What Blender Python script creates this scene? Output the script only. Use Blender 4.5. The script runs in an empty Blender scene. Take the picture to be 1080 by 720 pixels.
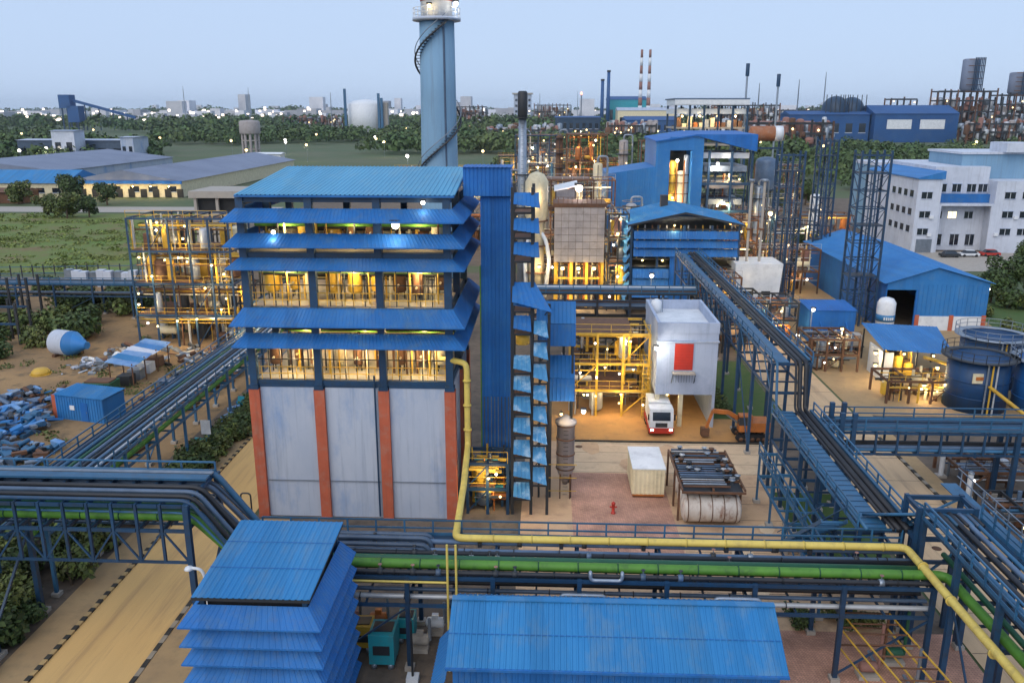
import bpy, math, random
import numpy as np
from mathutils import Vector, Matrix

# ------------------------------------------------------------------ camera, sky, sun, exposure
scene = bpy.context.scene
col = scene.collection
cam_data = bpy.data.cameras.new('camera')
cam_data.sensor_width = 36.0
cam_data.lens = 29.467
cam_data.clip_start = 0.5
cam_data.clip_end = 40000.0
cam = bpy.data.objects.new('camera', cam_data)
cam.location = (0.0, 0.0, 32.0)
cam.rotation_euler = (math.radians(90 - 15.31), 0.0, math.radians(2.5))
col.objects.link(cam)
scene.camera = cam

SUN_EL, SUN_AZ = 24.0, 205.0          # low soft afterglow from behind the camera, a little to the left
world = bpy.data.worlds.new('World')
scene.world = world
world.use_nodes = True
wn = world.node_tree
wn.nodes.clear()
w_out = wn.nodes.new('ShaderNodeOutputWorld')
w_bg = wn.nodes.new('ShaderNodeBackground')
w_sky = wn.nodes.new('ShaderNodeTexSky')
w_sky.sky_type = 'NISHITA'
w_sky.sun_disc = False
w_sky.sun_elevation = math.radians(SUN_EL)
w_sky.sun_rotation = math.radians(SUN_AZ)
w_sky.air_density = 1.0
w_sky.dust_density = 0.6
w_sky.ozone_density = 2.0
w_mix = wn.nodes.new('ShaderNodeMix')
w_mix.data_type = 'RGBA'
w_mix.inputs[0].default_value = 0.93      # thin even dusk cloud veils the clear sky
w_mix.inputs[7].default_value = (4.2, 5.35, 7.35, 1.0)
wn.links.new(w_sky.outputs[0], w_mix.inputs[6])
wn.links.new(w_mix.outputs[2], w_bg.inputs[0])
w_bg.inputs[1].default_value = 0.1
wn.links.new(w_bg.outputs[0], w_out.inputs[0])

sun_data = bpy.data.lights.new('sun', 'SUN')
sun_data.energy = 1.5
sun_data.angle = math.radians(60)
sun_data.color = (1.0, 0.91, 0.80)
sun = bpy.data.objects.new('sun', sun_data)
sun.location = (-60, -80, 120)
# light travels away from the sun: the sun sits at azimuth SUN_AZ measured from +Y clockwise
_az, _el = math.radians(SUN_AZ), math.radians(38.0)
sun.rotation_euler = Vector((-math.sin(_az) * math.cos(_el), -math.cos(_az) * math.cos(_el), -math.sin(_el))).to_track_quat('-Z', 'Y').to_euler()
col.objects.link(sun)

scene.view_settings.view_transform = 'Standard'
scene.view_settings.look = 'None'
scene.view_settings.exposure = 0.4
scene.view_settings.gamma = 1.0
scene.view_settings.use_curve_mapping = False
scene.render.engine = 'CYCLES'
scene.cycles.max_bounces = 4
scene.cycles.diffuse_bounces = 2
scene.cycles.glossy_bounces = 2
scene.cycles.volume_bounces = 0
scene.cycles.use_denoising = True
scene.cycles.sample_clamp_indirect = 6.0

rng = random.Random(7)

# ------------------------------------------------------------------ materials
MATS = {}
def mat(name, c, rough=0.6, metal=0.0, c2=None, scale=0.5, bump=0.0, bscale=6.0, stain=None, spec=0.5, island=0.0, objvar=0.0, stretch=(1, 1, 1), sheet=0.0, streak=None):
    """procedural paint / stone / soil: two tones blended by world-space noise, optional stain tone, relief and per-leaf variation"""
    m = bpy.data.materials.new(name); m.use_nodes = True
    nt = m.node_tree; N, L = nt.nodes, nt.links
    b = N['Principled BSDF']
    b.inputs['Roughness'].default_value = rough
    b.inputs['Metallic'].default_value = metal
    b.inputs['Specular IOR Level'].default_value = spec
    geo = N.new('ShaderNodeNewGeometry')
    mp = N.new('ShaderNodeMapping'); mp.inputs['Scale'].default_value = stretch
    L.new(geo.outputs['Position'], mp.inputs['Vector'])
    n1 = N.new('ShaderNodeTexNoise'); n1.inputs['Scale'].default_value = scale; n1.inputs['Detail'].default_value = 6; n1.inputs['Roughness'].default_value = 0.62
    L.new(mp.outputs[0], n1.inputs['Vector'])
    if c2 is None: c2 = tuple(v * 0.72 for v in c)
    rp = N.new('ShaderNodeValToRGB')
    rp.color_ramp.elements[0].position = 0.33; rp.color_ramp.elements[1].position = 0.67
    rp.color_ramp.elements[0].color = (*c2, 1); rp.color_ramp.elements[1].color = (*c, 1)
    L.new(n1.outputs['Fac'], rp.inputs[0])
    out = rp.outputs[0]
    if stain:
        sc, ss, amt = stain
        n2 = N.new('ShaderNodeTexNoise'); n2.inputs['Scale'].default_value = ss; n2.inputs['Detail'].default_value = 8; n2.inputs['Roughness'].default_value = 0.7
        L.new(mp.outputs[0], n2.inputs['Vector'])
        r2 = N.new('ShaderNodeMapRange'); r2.inputs[1].default_value = 0.5; r2.inputs[2].default_value = 0.68; r2.inputs[4].default_value = amt
        L.new(n2.outputs['Fac'], r2.inputs[0])
        mx = N.new('ShaderNodeMix'); mx.data_type = 'RGBA'
        L.new(r2.outputs[0], mx.inputs[0]); L.new(out, mx.inputs[6]); mx.inputs[7].default_value = (*sc, 1)
        out = mx.outputs[2]
    if streak:      # run-off marks: thin vertical dirt trails
        sc, amt = streak
        m2 = N.new('ShaderNodeMapping'); m2.inputs['Scale'].default_value = (2.6, 2.6, .10)
        L.new(geo.outputs['Position'], m2.inputs['Vector'])
        n4 = N.new('ShaderNodeTexNoise'); n4.inputs['Scale'].default_value = 1.0; n4.inputs['Detail'].default_value = 5; n4.inputs['Roughness'].default_value = .65
        L.new(m2.outputs[0], n4.inputs['Vector'])
        r4 = N.new('ShaderNodeMapRange'); r4.inputs[1].default_value = .52; r4.inputs[2].default_value = .72; r4.inputs[4].default_value = amt
        L.new(n4.outputs['Fac'], r4.inputs[0])
        m4 = N.new('ShaderNodeMix'); m4.data_type = 'RGBA'
        L.new(r4.outputs[0], m4.inputs[0]); L.new(out, m4.inputs[6]); m4.inputs[7].default_value = (*sc, 1)
        out = m4.outputs[2]
    if sheet:       # neighbouring sheets have faded differently
        sx = N.new('ShaderNodeSeparateXYZ'); L.new(geo.outputs['Position'], sx.inputs[0])
        ad = N.new('ShaderNodeMath'); ad.operation = 'MULTIPLY_ADD'; L.new(sx.outputs[1], ad.inputs[0]); ad.inputs[1].default_value = .13; L.new(sx.outputs[0], ad.inputs[2])
        fl = N.new('ShaderNodeMath'); fl.operation = 'FLOOR'; L.new(ad.outputs[0], fl.inputs[0])
        wnz = N.new('ShaderNodeTexWhiteNoise'); wnz.noise_dimensions = '1D'; L.new(fl.outputs[0], wnz.inputs['W'])
        mr2 = N.new('ShaderNodeMapRange'); mr2.inputs[3].default_value = 1 - sheet; mr2.inputs[4].default_value = 1 + sheet; L.new(wnz.outputs[0], mr2.inputs[0])
        h2 = N.new('ShaderNodeHueSaturation'); L.new(mr2.outputs[0], h2.inputs['Value']); L.new(out, h2.inputs['Color']); out = h2.outputs[0]
    if island or objvar:
        hv = N.new('ShaderNodeHueSaturation')
        src = geo.outputs['Random Per Island'] if island else N.new('ShaderNodeObjectInfo').outputs['Random']
        a = island or objvar
        mr = N.new('ShaderNodeMapRange'); mr.inputs[3].default_value = 1 - a; mr.inputs[4].default_value = 1 + a
        L.new(src, mr.inputs[0]); L.new(mr.outputs[0], hv.inputs['Value']); L.new(out, hv.inputs['Color'])
        out = hv.outputs[0]
    L.new(out, b.inputs['Base Color'])
    if bump:
        n3 = N.new('ShaderNodeTexNoise'); n3.inputs['Scale'].default_value = bscale; n3.inputs['Detail'].default_value = 4
        L.new(geo.outputs['Position'], n3.inputs['Vector'])
        bp = N.new('ShaderNodeBump'); bp.inputs['Strength'].default_value = bump; bp.inputs['Distance'].default_value = 0.05
        L.new(n3.outputs['Fac'], bp.inputs['Height']); L.new(bp.outputs[0], b.inputs['Normal'])
    MATS[name] = m
    return m

def emit(name, c, s):
    m = bpy.data.materials.new(name); m.use_nodes = True
    b = m.node_tree.nodes['Principled BSDF']
    b.inputs['Base Color'].default_value = (*c, 1)
    b.inputs['Emission Color'].default_value = (*c, 1)
    b.inputs['Emission Strength'].default_value = s
    MATS[name] = m

def brickmat(name, c, c2, mortar, scale, rot=0.0):
    """small clay pavers too fine to build singly at this height"""
    m = bpy.data.materials.new(name); m.use_nodes = True
    nt = m.node_tree; N, L = nt.nodes, nt.links
    b = N['Principled BSDF']; b.inputs['Roughness'].default_value = 0.85
    geo = N.new('ShaderNodeNewGeometry'); mp = N.new('ShaderNodeMapping'); mp.inputs['Rotation'].default_value = (0, 0, rot)
    L.new(geo.outputs['Position'], mp.inputs['Vector'])
    br = N.new('ShaderNodeTexBrick'); br.inputs['Scale'].default_value = scale
    br.inputs['Color1'].default_value = (*c, 1); br.inputs['Color2'].default_value = (*c2, 1); br.inputs['Mortar'].default_value = (*mortar, 1)
    br.inputs['Mortar Size'].default_value = 0.03
    L.new(mp.outputs[0], br.inputs['Vector'])
    n = N.new('ShaderNodeTexNoise'); n.inputs['Scale'].default_value = 0.35; n.inputs['Detail'].default_value = 7
    L.new(geo.outputs['Position'], n.inputs['Vector'])
    hv = N.new('ShaderNodeHueSaturation'); mr = N.new('ShaderNodeMapRange'); mr.inputs[1].default_value = .3; mr.inputs[2].default_value = .7; mr.inputs[3].default_value = .6; mr.inputs[4].default_value = 1.25
    L.new(n.outputs['Fac'], mr.inputs[0]); L.new(mr.outputs[0], hv.inputs['Value']); L.new(br.outputs[0], hv.inputs['Color'])
    L.new(hv.outputs[0], b.inputs['Base Color'])
    MATS[name] = m

mat('roof_blue', (.034, .195, .42), .6, c2=(.020, .16, .385), scale=.25, stain=((.09, .20, .33), .7, .8), stretch=(1, .3, 1), spec=.28, sheet=.10)
mat('roof_pale', (.085, .34, .54), .5, c2=(.07, .29, .48), scale=.25, stain=((.14, .33, .46), .8, .7), stretch=(1, .3, 1), spec=.4, sheet=.07)  # main roof only: sky sheen at a grazing angle put into the colour
mat('louvre_blue', (.028, .15, .41), .6, c2=(.017, .12, .365), scale=.4, stain=((.065, .16, .31), .9, .75), spec=.22, sheet=.10, streak=((.09, .13, .20), .35))
mat('clad_blue', (.020, .145, .46), .55, c2=(.016, .115, .38), scale=.35, stain=((.035, .15, .38), .8, .6), spec=.25, sheet=.08, streak=((.03, .09, .22), .5))
mat('shed_blue', (.034, .18, .44), .55, c2=(.022, .15, .41), scale=.3, stain=((.07, .19, .38), .8, .6), spec=.3, sheet=.08)
mat('awning_pale', (.08, .29, .52), .5, c2=(.045, .20, .40), scale=.8, stain=((.42, .52, .60), .8, .8))
mat('steel_blue', (.012, .052, .118), .5, c2=(.009, .038, .088), scale=1.1, stain=((.03, .036, .042), 1.7, .6), objvar=.2)
mat('steel_mid', (.028, .12, .235), .5, c2=(.02, .09, .185), scale=.9, stain=((.06, .08, .10), 1.5, .5), objvar=.25)
mat('steel_dark', (.018, .024, .034), .55, c2=(.026, .026, .028), scale=1.2, objvar=.2)
mat('steel_rust', (.16, .075, .038), .8, c2=(.09, .045, .028), scale=1.5, objvar=.25)
mat('galv', (.30, .34, .40), .4, .55, c2=(.20, .24, .29), scale=1.2, objvar=.2)
mat('pipe_grey', (.085, .135, .215), .45, .1, c2=(.055, .09, .15), scale=.8, objvar=.4)
mat('pipe_pale', (.50, .52, .54), .4, .2, c2=(.36, .38, .42), scale=.8, objvar=.2)
mat('stack_blue', (.20, .345, .49), .8, c2=(.16, .295, .44), scale=.3, stain=((.15, .26, .38), .5, .5), stretch=(1, 1, .2), streak=((.13, .18, .24), .5))
mat('wall_blue_grey', (.41, .47, .60), .8, c2=(.35, .41, .54), scale=.3, stain=((.24, .30, .42), .35, .6), streak=((.20, .24, .32), .5))
mat('tank_navy', (.008, .055, .16), .5, c2=(.006, .04, .12), scale=.5, stain=((.02, .05, .10), .8, .6), streak=((.03, .04, .05), .6))
mat('pipe_black', (.010, .012, .018), .55, c2=(.018, .02, .026), scale=1)
mat('pipe_green', (.085, .24, .024), .6, c2=(.06, .18, .02), scale=.7, stain=((.03, .09, .02), 1.3, .7))
mat('pipe_dkgreen', (.02, .11, .055), .5, c2=(.014, .08, .045), scale=.9)
mat('pipe_yellow', (.68, .52, .12), .6, c2=(.58, .43, .095), scale=.6, stain=((.36, .27, .09), 1.6, .6))
mat('yellow', (.72, .44, .05), .5, c2=(.55, .33, .04), scale=.9, stain=((.28, .18, .05), 1.2, .6), objvar=.25)
mat('cream', (.74, .66, .46), .5, c2=(.62, .54, .36), scale=.8, stain=((.35, .29, .18), 1.0, .5), objvar=.12)
mat('concrete', (.46, .50, .58), .85, c2=(.38, .43, .53), scale=.35, stain=((.15, .27, .50), .17, .85), bump=.2, bscale=3, stretch=(1, 1, .45), streak=((.24, .28, .36), .6))
mat('concrete_warm', (.42, .38, .33), .85, c2=(.32, .29, .26), scale=.5, stain=((.20, .18, .16), .5, .6), bump=.15)
mat('pillar_red', (.50, .115, .055), .75, c2=(.41, .09, .045), scale=.7, stain=((.36, .19, .14), 1.2, .6), streak=((.22, .08, .05), .6))
mat('rust_orange', (.34, .125, .05), .7, c2=(.25, .095, .045), scale=.8, stain=((.30, .22, .17), .9, .6))
mat('red', (.50, .035, .02), .5, c2=(.38, .03, .02), scale=1)
mat('orange', (.50, .155, .03), .55, c2=(.38, .12, .025), scale=1, stain=((.16, .07, .035), 1.5, .7))
mat('white', (.72, .74, .77), .5, c2=(.60, .63, .67), scale=.5, stain=((.40, .42, .45), .8, .5))
mat('white_wall', (.56, .60, .69), .8, c2=(.48, .52, .61), scale=.3, stain=((.36, .39, .46), .35, .5), streak=((.30, .32, .36), .5))
mat('rust_white', (.62, .58, .54), .65, c2=(.48, .42, .37), scale=1.1, stain=((.20, .08, .04), 1.4, .9), stretch=(1, 1, .3))
mat('teal', (.02, .30, .36), .4, c2=(.018, .25, .31), scale=1, stain=((.08, .12, .12), 2, .4))
mat('dark', (.012, .014, .018), .6)
mat('glass', (.016, .024, .038), .12, spec=.9)
mat('road_tan', (.66, .42, .165), .92, c2=(.55, .345, .135), scale=.35, stain=((.38, .24, .11), .9, .8), bump=.12, bscale=4, stretch=(1, .05, 1))
mat('path', (.40, .27, .135), .92, c2=(.33, .22, .115), scale=.4, stain=((.24, .175, .10), .9, .6), bump=.15)
mat('road_right', (.60, .42, .25), .9, c2=(.49, .335, .20), scale=.35, stain=((.28, .20, .13), .8, .8), bump=.12, stretch=(1, .06, 1))
mat('yard', (.60, .40, .24), .9, c2=(.50, .325, .195), scale=.3, stain=((.30, .185, .125), .45, .75), bump=.15)
mat('yard_orange', (.50, .26, .085), .9, c2=(.40, .21, .075), scale=.35, stain=((.25, .14, .07), .6, .6), bump=.15)
mat('yard_pale', (.66, .49, .32), .9, c2=(.56, .41, .265), scale=.3, stain=((.36, .25, .17), .5, .65), bump=.12)
mat('yard_dark', (.10, .078, .06), .93, c2=(.16, .12, .09), scale=.35, stain=((.05, .04, .033), .8, .7), bump=.3)
mat('dirt', (.38, .235, .105), .95, c2=(.19, .12, .062), scale=.16, stain=((.06, .05, .035), .32, .9), bump=.4, bscale=2)
mat('ground', (.060, .100, .038), .95, c2=(.090, .105, .05), scale=.012, stain=((.14, .125, .085), .02, .5))
mat('field', (.10, .175, .026), .95, c2=(.15, .15, .045), scale=.06, stain=((.18, .11, .055), .10, .9), bump=.5, bscale=1.2)
mat('lawn', (.045, .10, .02), .95, c2=(.07, .105, .028), scale=.8, bump=.5, bscale=5)
brickmat('paver_pink', (.60, .32, .225), (.46, .235, .17), (.28, .18, .13), 1.9, .75)
brickmat('panel_grid', (.36, .31, .29), (.31, .27, .255), (.17, .145, .13), 1.0, 0)
mat('panel', (.36, .325, .32), .8, c2=(.31, .28, .275), scale=.6, stain=((.22, .19, .18), .7, .6), objvar=.07)
mat('leaf_dark', (.032, .066, .015), .7, c2=(.055, .08, .02), scale=.6, island=.6)
mat('leaf_mid', (.07, .11, .022), .7, c2=(.105, .115, .03), scale=.5, island=.6)
mat('leaf_far', (.045, .095, .030), .8, c2=(.085, .115, .036), scale=.012, island=.5)
mat('grass_tuft', (.12, .19, .035), .85, c2=(.17, .18, .05), scale=.1, island=.4)
mat('far_roof', (.20, .235, .32), .8, c2=(.16, .19, .27), scale=.05, stain=((.12, .14, .19), .04, .6))
mat('far_navy', (.016, .085, .25), .7, c2=(.012, .065, .20), scale=.05, stain=((.05, .10, .20), .08, .6))
mat('bark', (.10, .07, .045), .9)
mat('kerb_yellow', (.46, .32, .14), .85, c2=(.38, .26, .12), scale=1.5, stain=((.25, .18, .1), 2, .6))
mat('kerb_black', (.022, .02, .018), .85, c2=(.045, .04, .033), scale=2)
mat('kerb_grey', (.33, .28, .22), .9)
mat('tarp', (.05, .19, .46), .5, c2=(.22, .36, .55), scale=.7)
mat('skyline', (.62, .62, .66), .9, c2=(.42, .44, .50), scale=.02, island=.4)
mat('brickred', (.30, .15, .12), .85, c2=(.23, .12, .10), scale=.2)
emit('lamp_white', (1.0, .93, .80), 8)
emit('lamp_warm', (1.0, .72, .32), 3.2)
emit('lamp_pink', (1.0, .72, .62), 12)
emit('lit_window', (1.0, .82, .45), 1.6)
emit('city_light', (1.0, .82, .68), 2.6)
emit('lamp_red', (1.0, .30, .18), 3.0)

# ------------------------------------------------------------------ builders
ORG = {}
def meta(o, label=None, cat=None, group=None, kind=None):
    if label: o['label'] = label
    if cat: o['category'] = cat
    if group: o['group'] = group
    if kind: o['kind'] = kind
    return o

def thing(name, label, cat, loc=(0, 0, 0), group=None, rz=None):
    """Empty at the thing's base; parts are given in world metres unless rz is set (then in the thing's own frame)"""
    o = bpy.data.objects.new(name, None)
    o.empty_display_size = .5
    o.location = loc
    col.objects.link(o)
    if rz is None:
        ORG[o.name] = Vector(loc)
    else:
        o.rotation_euler = (0, 0, rz); ORG[o.name] = Vector((0, 0, 0))
    return meta(o, label, cat, group)

def link(name, me, parent, M):
    o = bpy.data.objects.new(name, me)
    col.objects.link(o)
    if parent is not None:
        o.parent = parent
        if parent.type == 'EMPTY':
            org = ORG[parent.name]
        else:
            o.matrix_parent_inverse = parent.matrix_basis.inverted()
            org = ORG.get(parent.name, Vector((0, 0, 0)))
        ORG[o.name] = org
        M = Matrix.Translation(-org) @ M
    o.matrix_basis = M
    return o

CACHE = {}
def unit_box(m):
    k = ('box', m)
    if k not in CACHE:
        v = [(x, y, z) for x in (-.5, .5) for y in (-.5, .5) for z in (-.5, .5)]
        f = [(0, 1, 3, 2), (4, 6, 7, 5), (0, 4, 5, 1), (2, 3, 7, 6), (0, 2, 6, 4), (1, 5, 7, 3)]
        me = bpy.data.meshes.new('box_' + m); me.from_pydata(v, [], f); me.materials.append(MATS[m]); CACHE[k] = me
    return CACHE[k]

def unit_cyl(m, n=10):
    k = ('cyl', m, n)
    if k not in CACHE:
        v, f = [], []
        for z in (-.5, .5):
            for i in range(n):
                a = 2 * math.pi * i / n; v.append((math.cos(a), math.sin(a), z))
        for i in range(n): f.append((i, (i + 1) % n, n + (i + 1) % n, n + i))
        f.append(tuple(reversed(range(n)))); f.append(tuple(range(n, 2 * n)))
        me = bpy.data.meshes.new('cyl_' + m); me.from_pydata(v, [], f); me.materials.append(MATS[m])
        for i, p in enumerate(me.polygons): p.use_smooth = i < n
        CACHE[k] = me
    return CACHE[k]

def slab(par, name, x0, x1, y0, y1, z0, z1, m):
    M = Matrix.Translation(((x0 + x1) / 2, (y0 + y1) / 2, (z0 + z1) / 2)) @ Matrix.Diagonal((x1 - x0, y1 - y0, z1 - z0, 1))
    return link(name, unit_box(m), par, M)

def frame_mat(p, q):
    p, q = Vector(p), Vector(q); d = q - p; L = d.length; z = d / max(L, 1e-6)
    up = Vector((0, 0, 1)) if abs(z.z) < .95 else Vector((0, 1, 0))
    x = up.cross(z).normalized(); y = z.cross(x)
    return Matrix(((x.x, y.x, z.x, (p.x + q.x) / 2), (x.y, y.y, z.y, (p.y + q.y) / 2), (x.z, y.z, z.z, (p.z + q.z) / 2), (0, 0, 0, 1))), L

def bar(par, name, p, q, w, h, m):
    M, L = frame_mat(p, q)
    return link(name, unit_box(m), par, M @ Matrix.Diagonal((w, h, L, 1)))

def rod(par, name, p, q, r, m, n=10):
    M, L = frame_mat(p, q)
    return link(name, unit_cyl(m, n), par, M @ Matrix.Diagonal((r, r, L, 1)))

def mesh(par, name, v, f, m, smooth=False):
    me = bpy.data.meshes.new(name); me.from_pydata([tuple(a) for a in v], [], f); me.materials.append(MATS[m]); me.update()
    if smooth:
        for p in me.polygons: p.use_smooth = True
    return link(name, me, par, Matrix.Identity(4))

def tube(par, name, pts, r, m, n=10, fillet=0.0):
    """bent pipe through pts with rounded elbows"""
    pts = [Vector(p) for p in pts]
    if fillet:
        out = [pts[0]]
        for a, b, c in zip(pts, pts[1:], pts[2:]):
            d1, d2 = (a - b), (c - b); k = min(fillet, d1.length * .45, d2.length * .45)
            s, e = b + d1.normalized() * k, b + d2.normalized() * k
            for t in (0, .25, .5, .75, 1): out.append(s * (1 - t) ** 2 + b * 2 * t * (1 - t) + e * t * t)
        out.append(pts[-1]); pts = out
    v, f = [], []
    u = None
    for i, p in enumerate(pts):
        t = (pts[min(i + 1, len(pts) - 1)] - pts[max(i - 1, 0)]).normalized()
        if u is None: u = (Vector((0, 0, 1)) if abs(t.z) < .9 else Vector((1, 0, 0))).cross(t).normalized()
        u = (u - t * u.dot(t)).normalized(); w = t.cross(u)
        for k in range(n):
            a = 2 * math.pi * k / n; v.append(p + u * (math.cos(a) * r) + w * (math.sin(a) * r))
    for i in range(len(pts) - 1):
        for k in range(n):
            f.append((i * n + k, i * n + (k + 1) % n, (i + 1) * n + (k + 1) % n, (i + 1) * n + k))
    f.append(tuple(reversed(range(n)))); f.append(tuple((len(pts) - 1) * n + k for k in range(n)))
    return mesh(par, name, v, f, m, True)

RINGS = {'band', 'ring', 'stiffener', 'rim_walkway', 'handrail', 'ring_beam', 'platform', 'red_band', 'blue_band', 'rim'}
def lathe(par, name, c, prof, m, n=20, axis='z', sx=1.0):
    """surface of revolution: prof is [(r, h)]; axis z, x or y"""
    v, f = [], []
    for r, h in prof:
        for k in range(n):
            a = 2 * math.pi * k / n; x, y = r * math.cos(a), r * math.sin(a)
            v.append({'z': (c[0] + x, c[1] + y, c[2] + h), 'x': (c[0] + h, c[1] + x, c[2] + y), 'y': (c[0] + x, c[1] + h, c[2] + y)}[axis])
    for i in range(len(prof) - 1):
        for k in range(n): f.append((i * n + k, i * n + (k + 1) % n, (i + 1) * n + (k + 1) % n, (i + 1) * n + k))
    e = (len(prof) - 1) * n
    if name in RINGS: f += [(e + k, e + (k + 1) % n, (k + 1) % n, k) for k in range(n)]
    else: f.append(tuple(reversed(range(n)))); f.append(tuple(e + k for k in range(n)))
    o = mesh(par, name, v, f, m)
    for i, p in enumerate(o.data.polygons): p.use_smooth = len(p.vertices) == 4
    return o

def dome(r, h0, h1, up=True, k=4, s=.45):
    """profile of a vessel with dished ends between h0 and h1"""
    lo = [(r * math.sin(math.pi / 2 * i / k) + .001, h0 - r * s * math.cos(math.pi / 2 * i / k)) for i in range(k + 1)]
    hi = [(r * math.cos(math.pi / 2 * i / k) + .001, h1 + r * s * math.sin(math.pi / 2 * i / k)) for i in range(k + 1)]
    return lo + hi

def ribbed(par, name, a, b, c, d, m, pitch=.32, rib=.045, thick=.02):
    """profiled metal sheet over the quad a-b (upper edge) d-c (lower edge); ribs run from a-b down to d-c"""
    a, b, c, d = map(Vector, (a, b, c, d))
    n = max(2, int(round((b - a).length / pitch)))
    nrm = ((b - a).cross(d - a)).normalized()
    if nrm.z < 0: nrm = -nrm
    v = []
    S = []
    for i in range(n):
        for t, hgt in ((0, 0), (.55, 0), (.66, 1), (.88, 1)): S.append(((i + t) / n, hgt))
    S.append((1.0, 0))
    for t, hgt in S:
        o = nrm * (hgt * rib)
        p, q = a.lerp(b, t) + o, d.lerp(c, t) + o
        v += [p, q, p - nrm * thick, q - nrm * thick]
    f = []
    for i in range(len(S) - 1):
        k = i * 4
        f += [(k, k + 1, k + 5, k + 4), (k + 2, k + 6, k + 7, k + 3), (k, k + 4, k + 6, k + 2), (k + 1, k + 3, k + 7, k + 5)]
    e = (len(S) - 1) * 4
    f += [(0, 2, 3, 1), (e, e + 1, e + 3, e + 2)]
    return mesh(par, name, v, f, m)

def prism(par, name, poly, z0, z1, m):
    n = len(poly)
    v = [(x, y, z0) for x, y in poly] + [(x, y, z1) for x, y in poly]
    f = [tuple(reversed(range(n))), tuple(range(n, 2 * n))] + [(i, (i + 1) % n, n + (i + 1) % n, n + i) for i in range(n)]
    return mesh(par, name, v, f, m)

def sheet(name, poly, z, m, kind='structure'):
    """flat ground sheet"""
    o = mesh(None, name, [(x, y, z) for x, y in poly], [tuple(range(len(poly)))], m)
    o['kind'] = kind
    return o

def rect(x0, x1, y0, y1): return [(x0, y0), (x1, y0), (x1, y1), (x0, y1)]

def point(par, loc, power, color, size=.15):
    ld = bpy.data.lights.new('lamp_light', 'POINT'); ld.energy = power; ld.color = color; ld.shadow_soft_size = size
    o = bpy.data.objects.new('lamp_light', ld); col.objects.link(o); o.parent = par
    o.location = Vector(loc) - ORG[par.name]
    return o

WARM, WHITE, PINK = (1.0, .73, .34), (1.0, .90, .74), (1.0, .75, .65)
def lamp(label, x, y, z, power, kind='warm', size=.16, group=None, pole=None, drop=.45):
    """floodlight: bracket + housing + glowing bulb and its own light; pole = height of its mast above the ground"""
    t = thing('pole_lamp' if pole is not None else 'floodlight', label, 'lamp', (x, y, z - (pole or 0)), group)
    if pole is not None:
        rod(t, 'mast', (x, y + .5, z - pole), (x, y + .5, z + .35), .07, 'galv', 8)
        bar(t, 'arm', (x, y + .5, z + .32), (x, y - .1, z + .32), .06, .06, 'galv')
        slab(t, 'footing', x - .25, x + .25, y + .25, y + .75, z - pole, z - pole + .25, 'concrete_warm')
    else:
        bar(t, 'bracket', (x, y + .4, z + .2), (x, y, z + .2), .05, .05, 'steel_dark')
    slab(t, 'housing', x - size * 1.3, x + size * 1.3, y - size, y + size, z + size * .9, z + size * 1.5, 'steel_dark')
    k = {'warm': 'lamp_warm', 'white': 'lamp_white', 'pink': 'lamp_pink'}[kind]
    lathe(t, 'bulb', (x, y, z), [(.01, -size)] + [(size * math.cos(a), size * math.sin(a)) for a in (-.9, -.4, 0, .4, .9)] + [(.01, size)], k, 12)
    if power: point(t, (x, y - size - .12, z - drop), power, {'warm': WARM, 'white': WHITE, 'pink': PINK}[kind], .2)
    return t

# ------------------------------------------------------------------ the setting: ground, roads, yards
sheet('ground', rect(-9000, 9000, -200, 9000), -.04, 'ground')
sheet('dirt_yard', [(-140, 60), (-36, 60), (-36, 158), (-75, 162), (-140, 161)], 0.0, 'dirt')
sheet('road', rect(-29.9, -24.0, 15, 165), .012, 'road_tan')
sheet('footpath', rect(-32.4, -30.2, 15, 165), .10, 'path')
sheet('footpath', rect(-23.7, -20.6, 15, 61), .10, 'path')
sheet('planting_bed', rect(-48, -32.4, 15, 62), .02, 'yard_dark')
sheet('planting_strip', rect(-36, -32.4, 62, 120), .022, 'yard_dark')
sheet('works_yard', rect(-23.7, 26, 20, 170), 0.004, 'yard_dark')
sheet('paved_yard', rect(13, 26, 22, 47.6), .012, 'paver_pink')
sheet('middle_yard', rect(-2, 22.9, 47.6, 79), .012, 'yard')
sheet('pale_apron', rect(2.0, 22.9, 71.5, 79), .018, 'yard_pale')
sheet('brick_apron', rect(2.2, 10.5, 56, 71.4), .016, 'paver_pink')
sheet('orange_apron', rect(-2, 22.9, 79, 100), .012, 'yard_orange')
sheet('lawn', rect(19.8, 25.8, 55, 68), .024, 'lawn')
sheet('lawn', rect(18.0, 25.8, 86, 108), .024, 'lawn')
sheet('road', rect(26.2, 33.7, 15, 175), .012, 'road_right')
sheet('footpath', rect(34.0, 35.5, 15, 88), .10, 'path')
sheet('process_yard', rect(35.5, 80, 15, 88), .008, 'yard_dark')
sheet('process_yard', rect(34.0, 75, 88, 175), .008, 'path')
sheet('lawn', [(66, 92), (110, 92), (125, 150), (72, 150), (68, 124)], .014, 'lawn')
sheet('office_forecourt', rect(60, 130, 176, 202), .012, 'concrete_warm')
sheet('field', [(-240, 162), (-88, 166), (-108, 268), (-330, 268)], .016, 'field')
sheet('far_road', [(-330, 272), (-92, 272), (-92, 290), (-330, 284)], .02, 'concrete_warm')
sheet('far_works_yard', rect(-86, 130, 178, 330), -.012, 'yard_dark')

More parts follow.
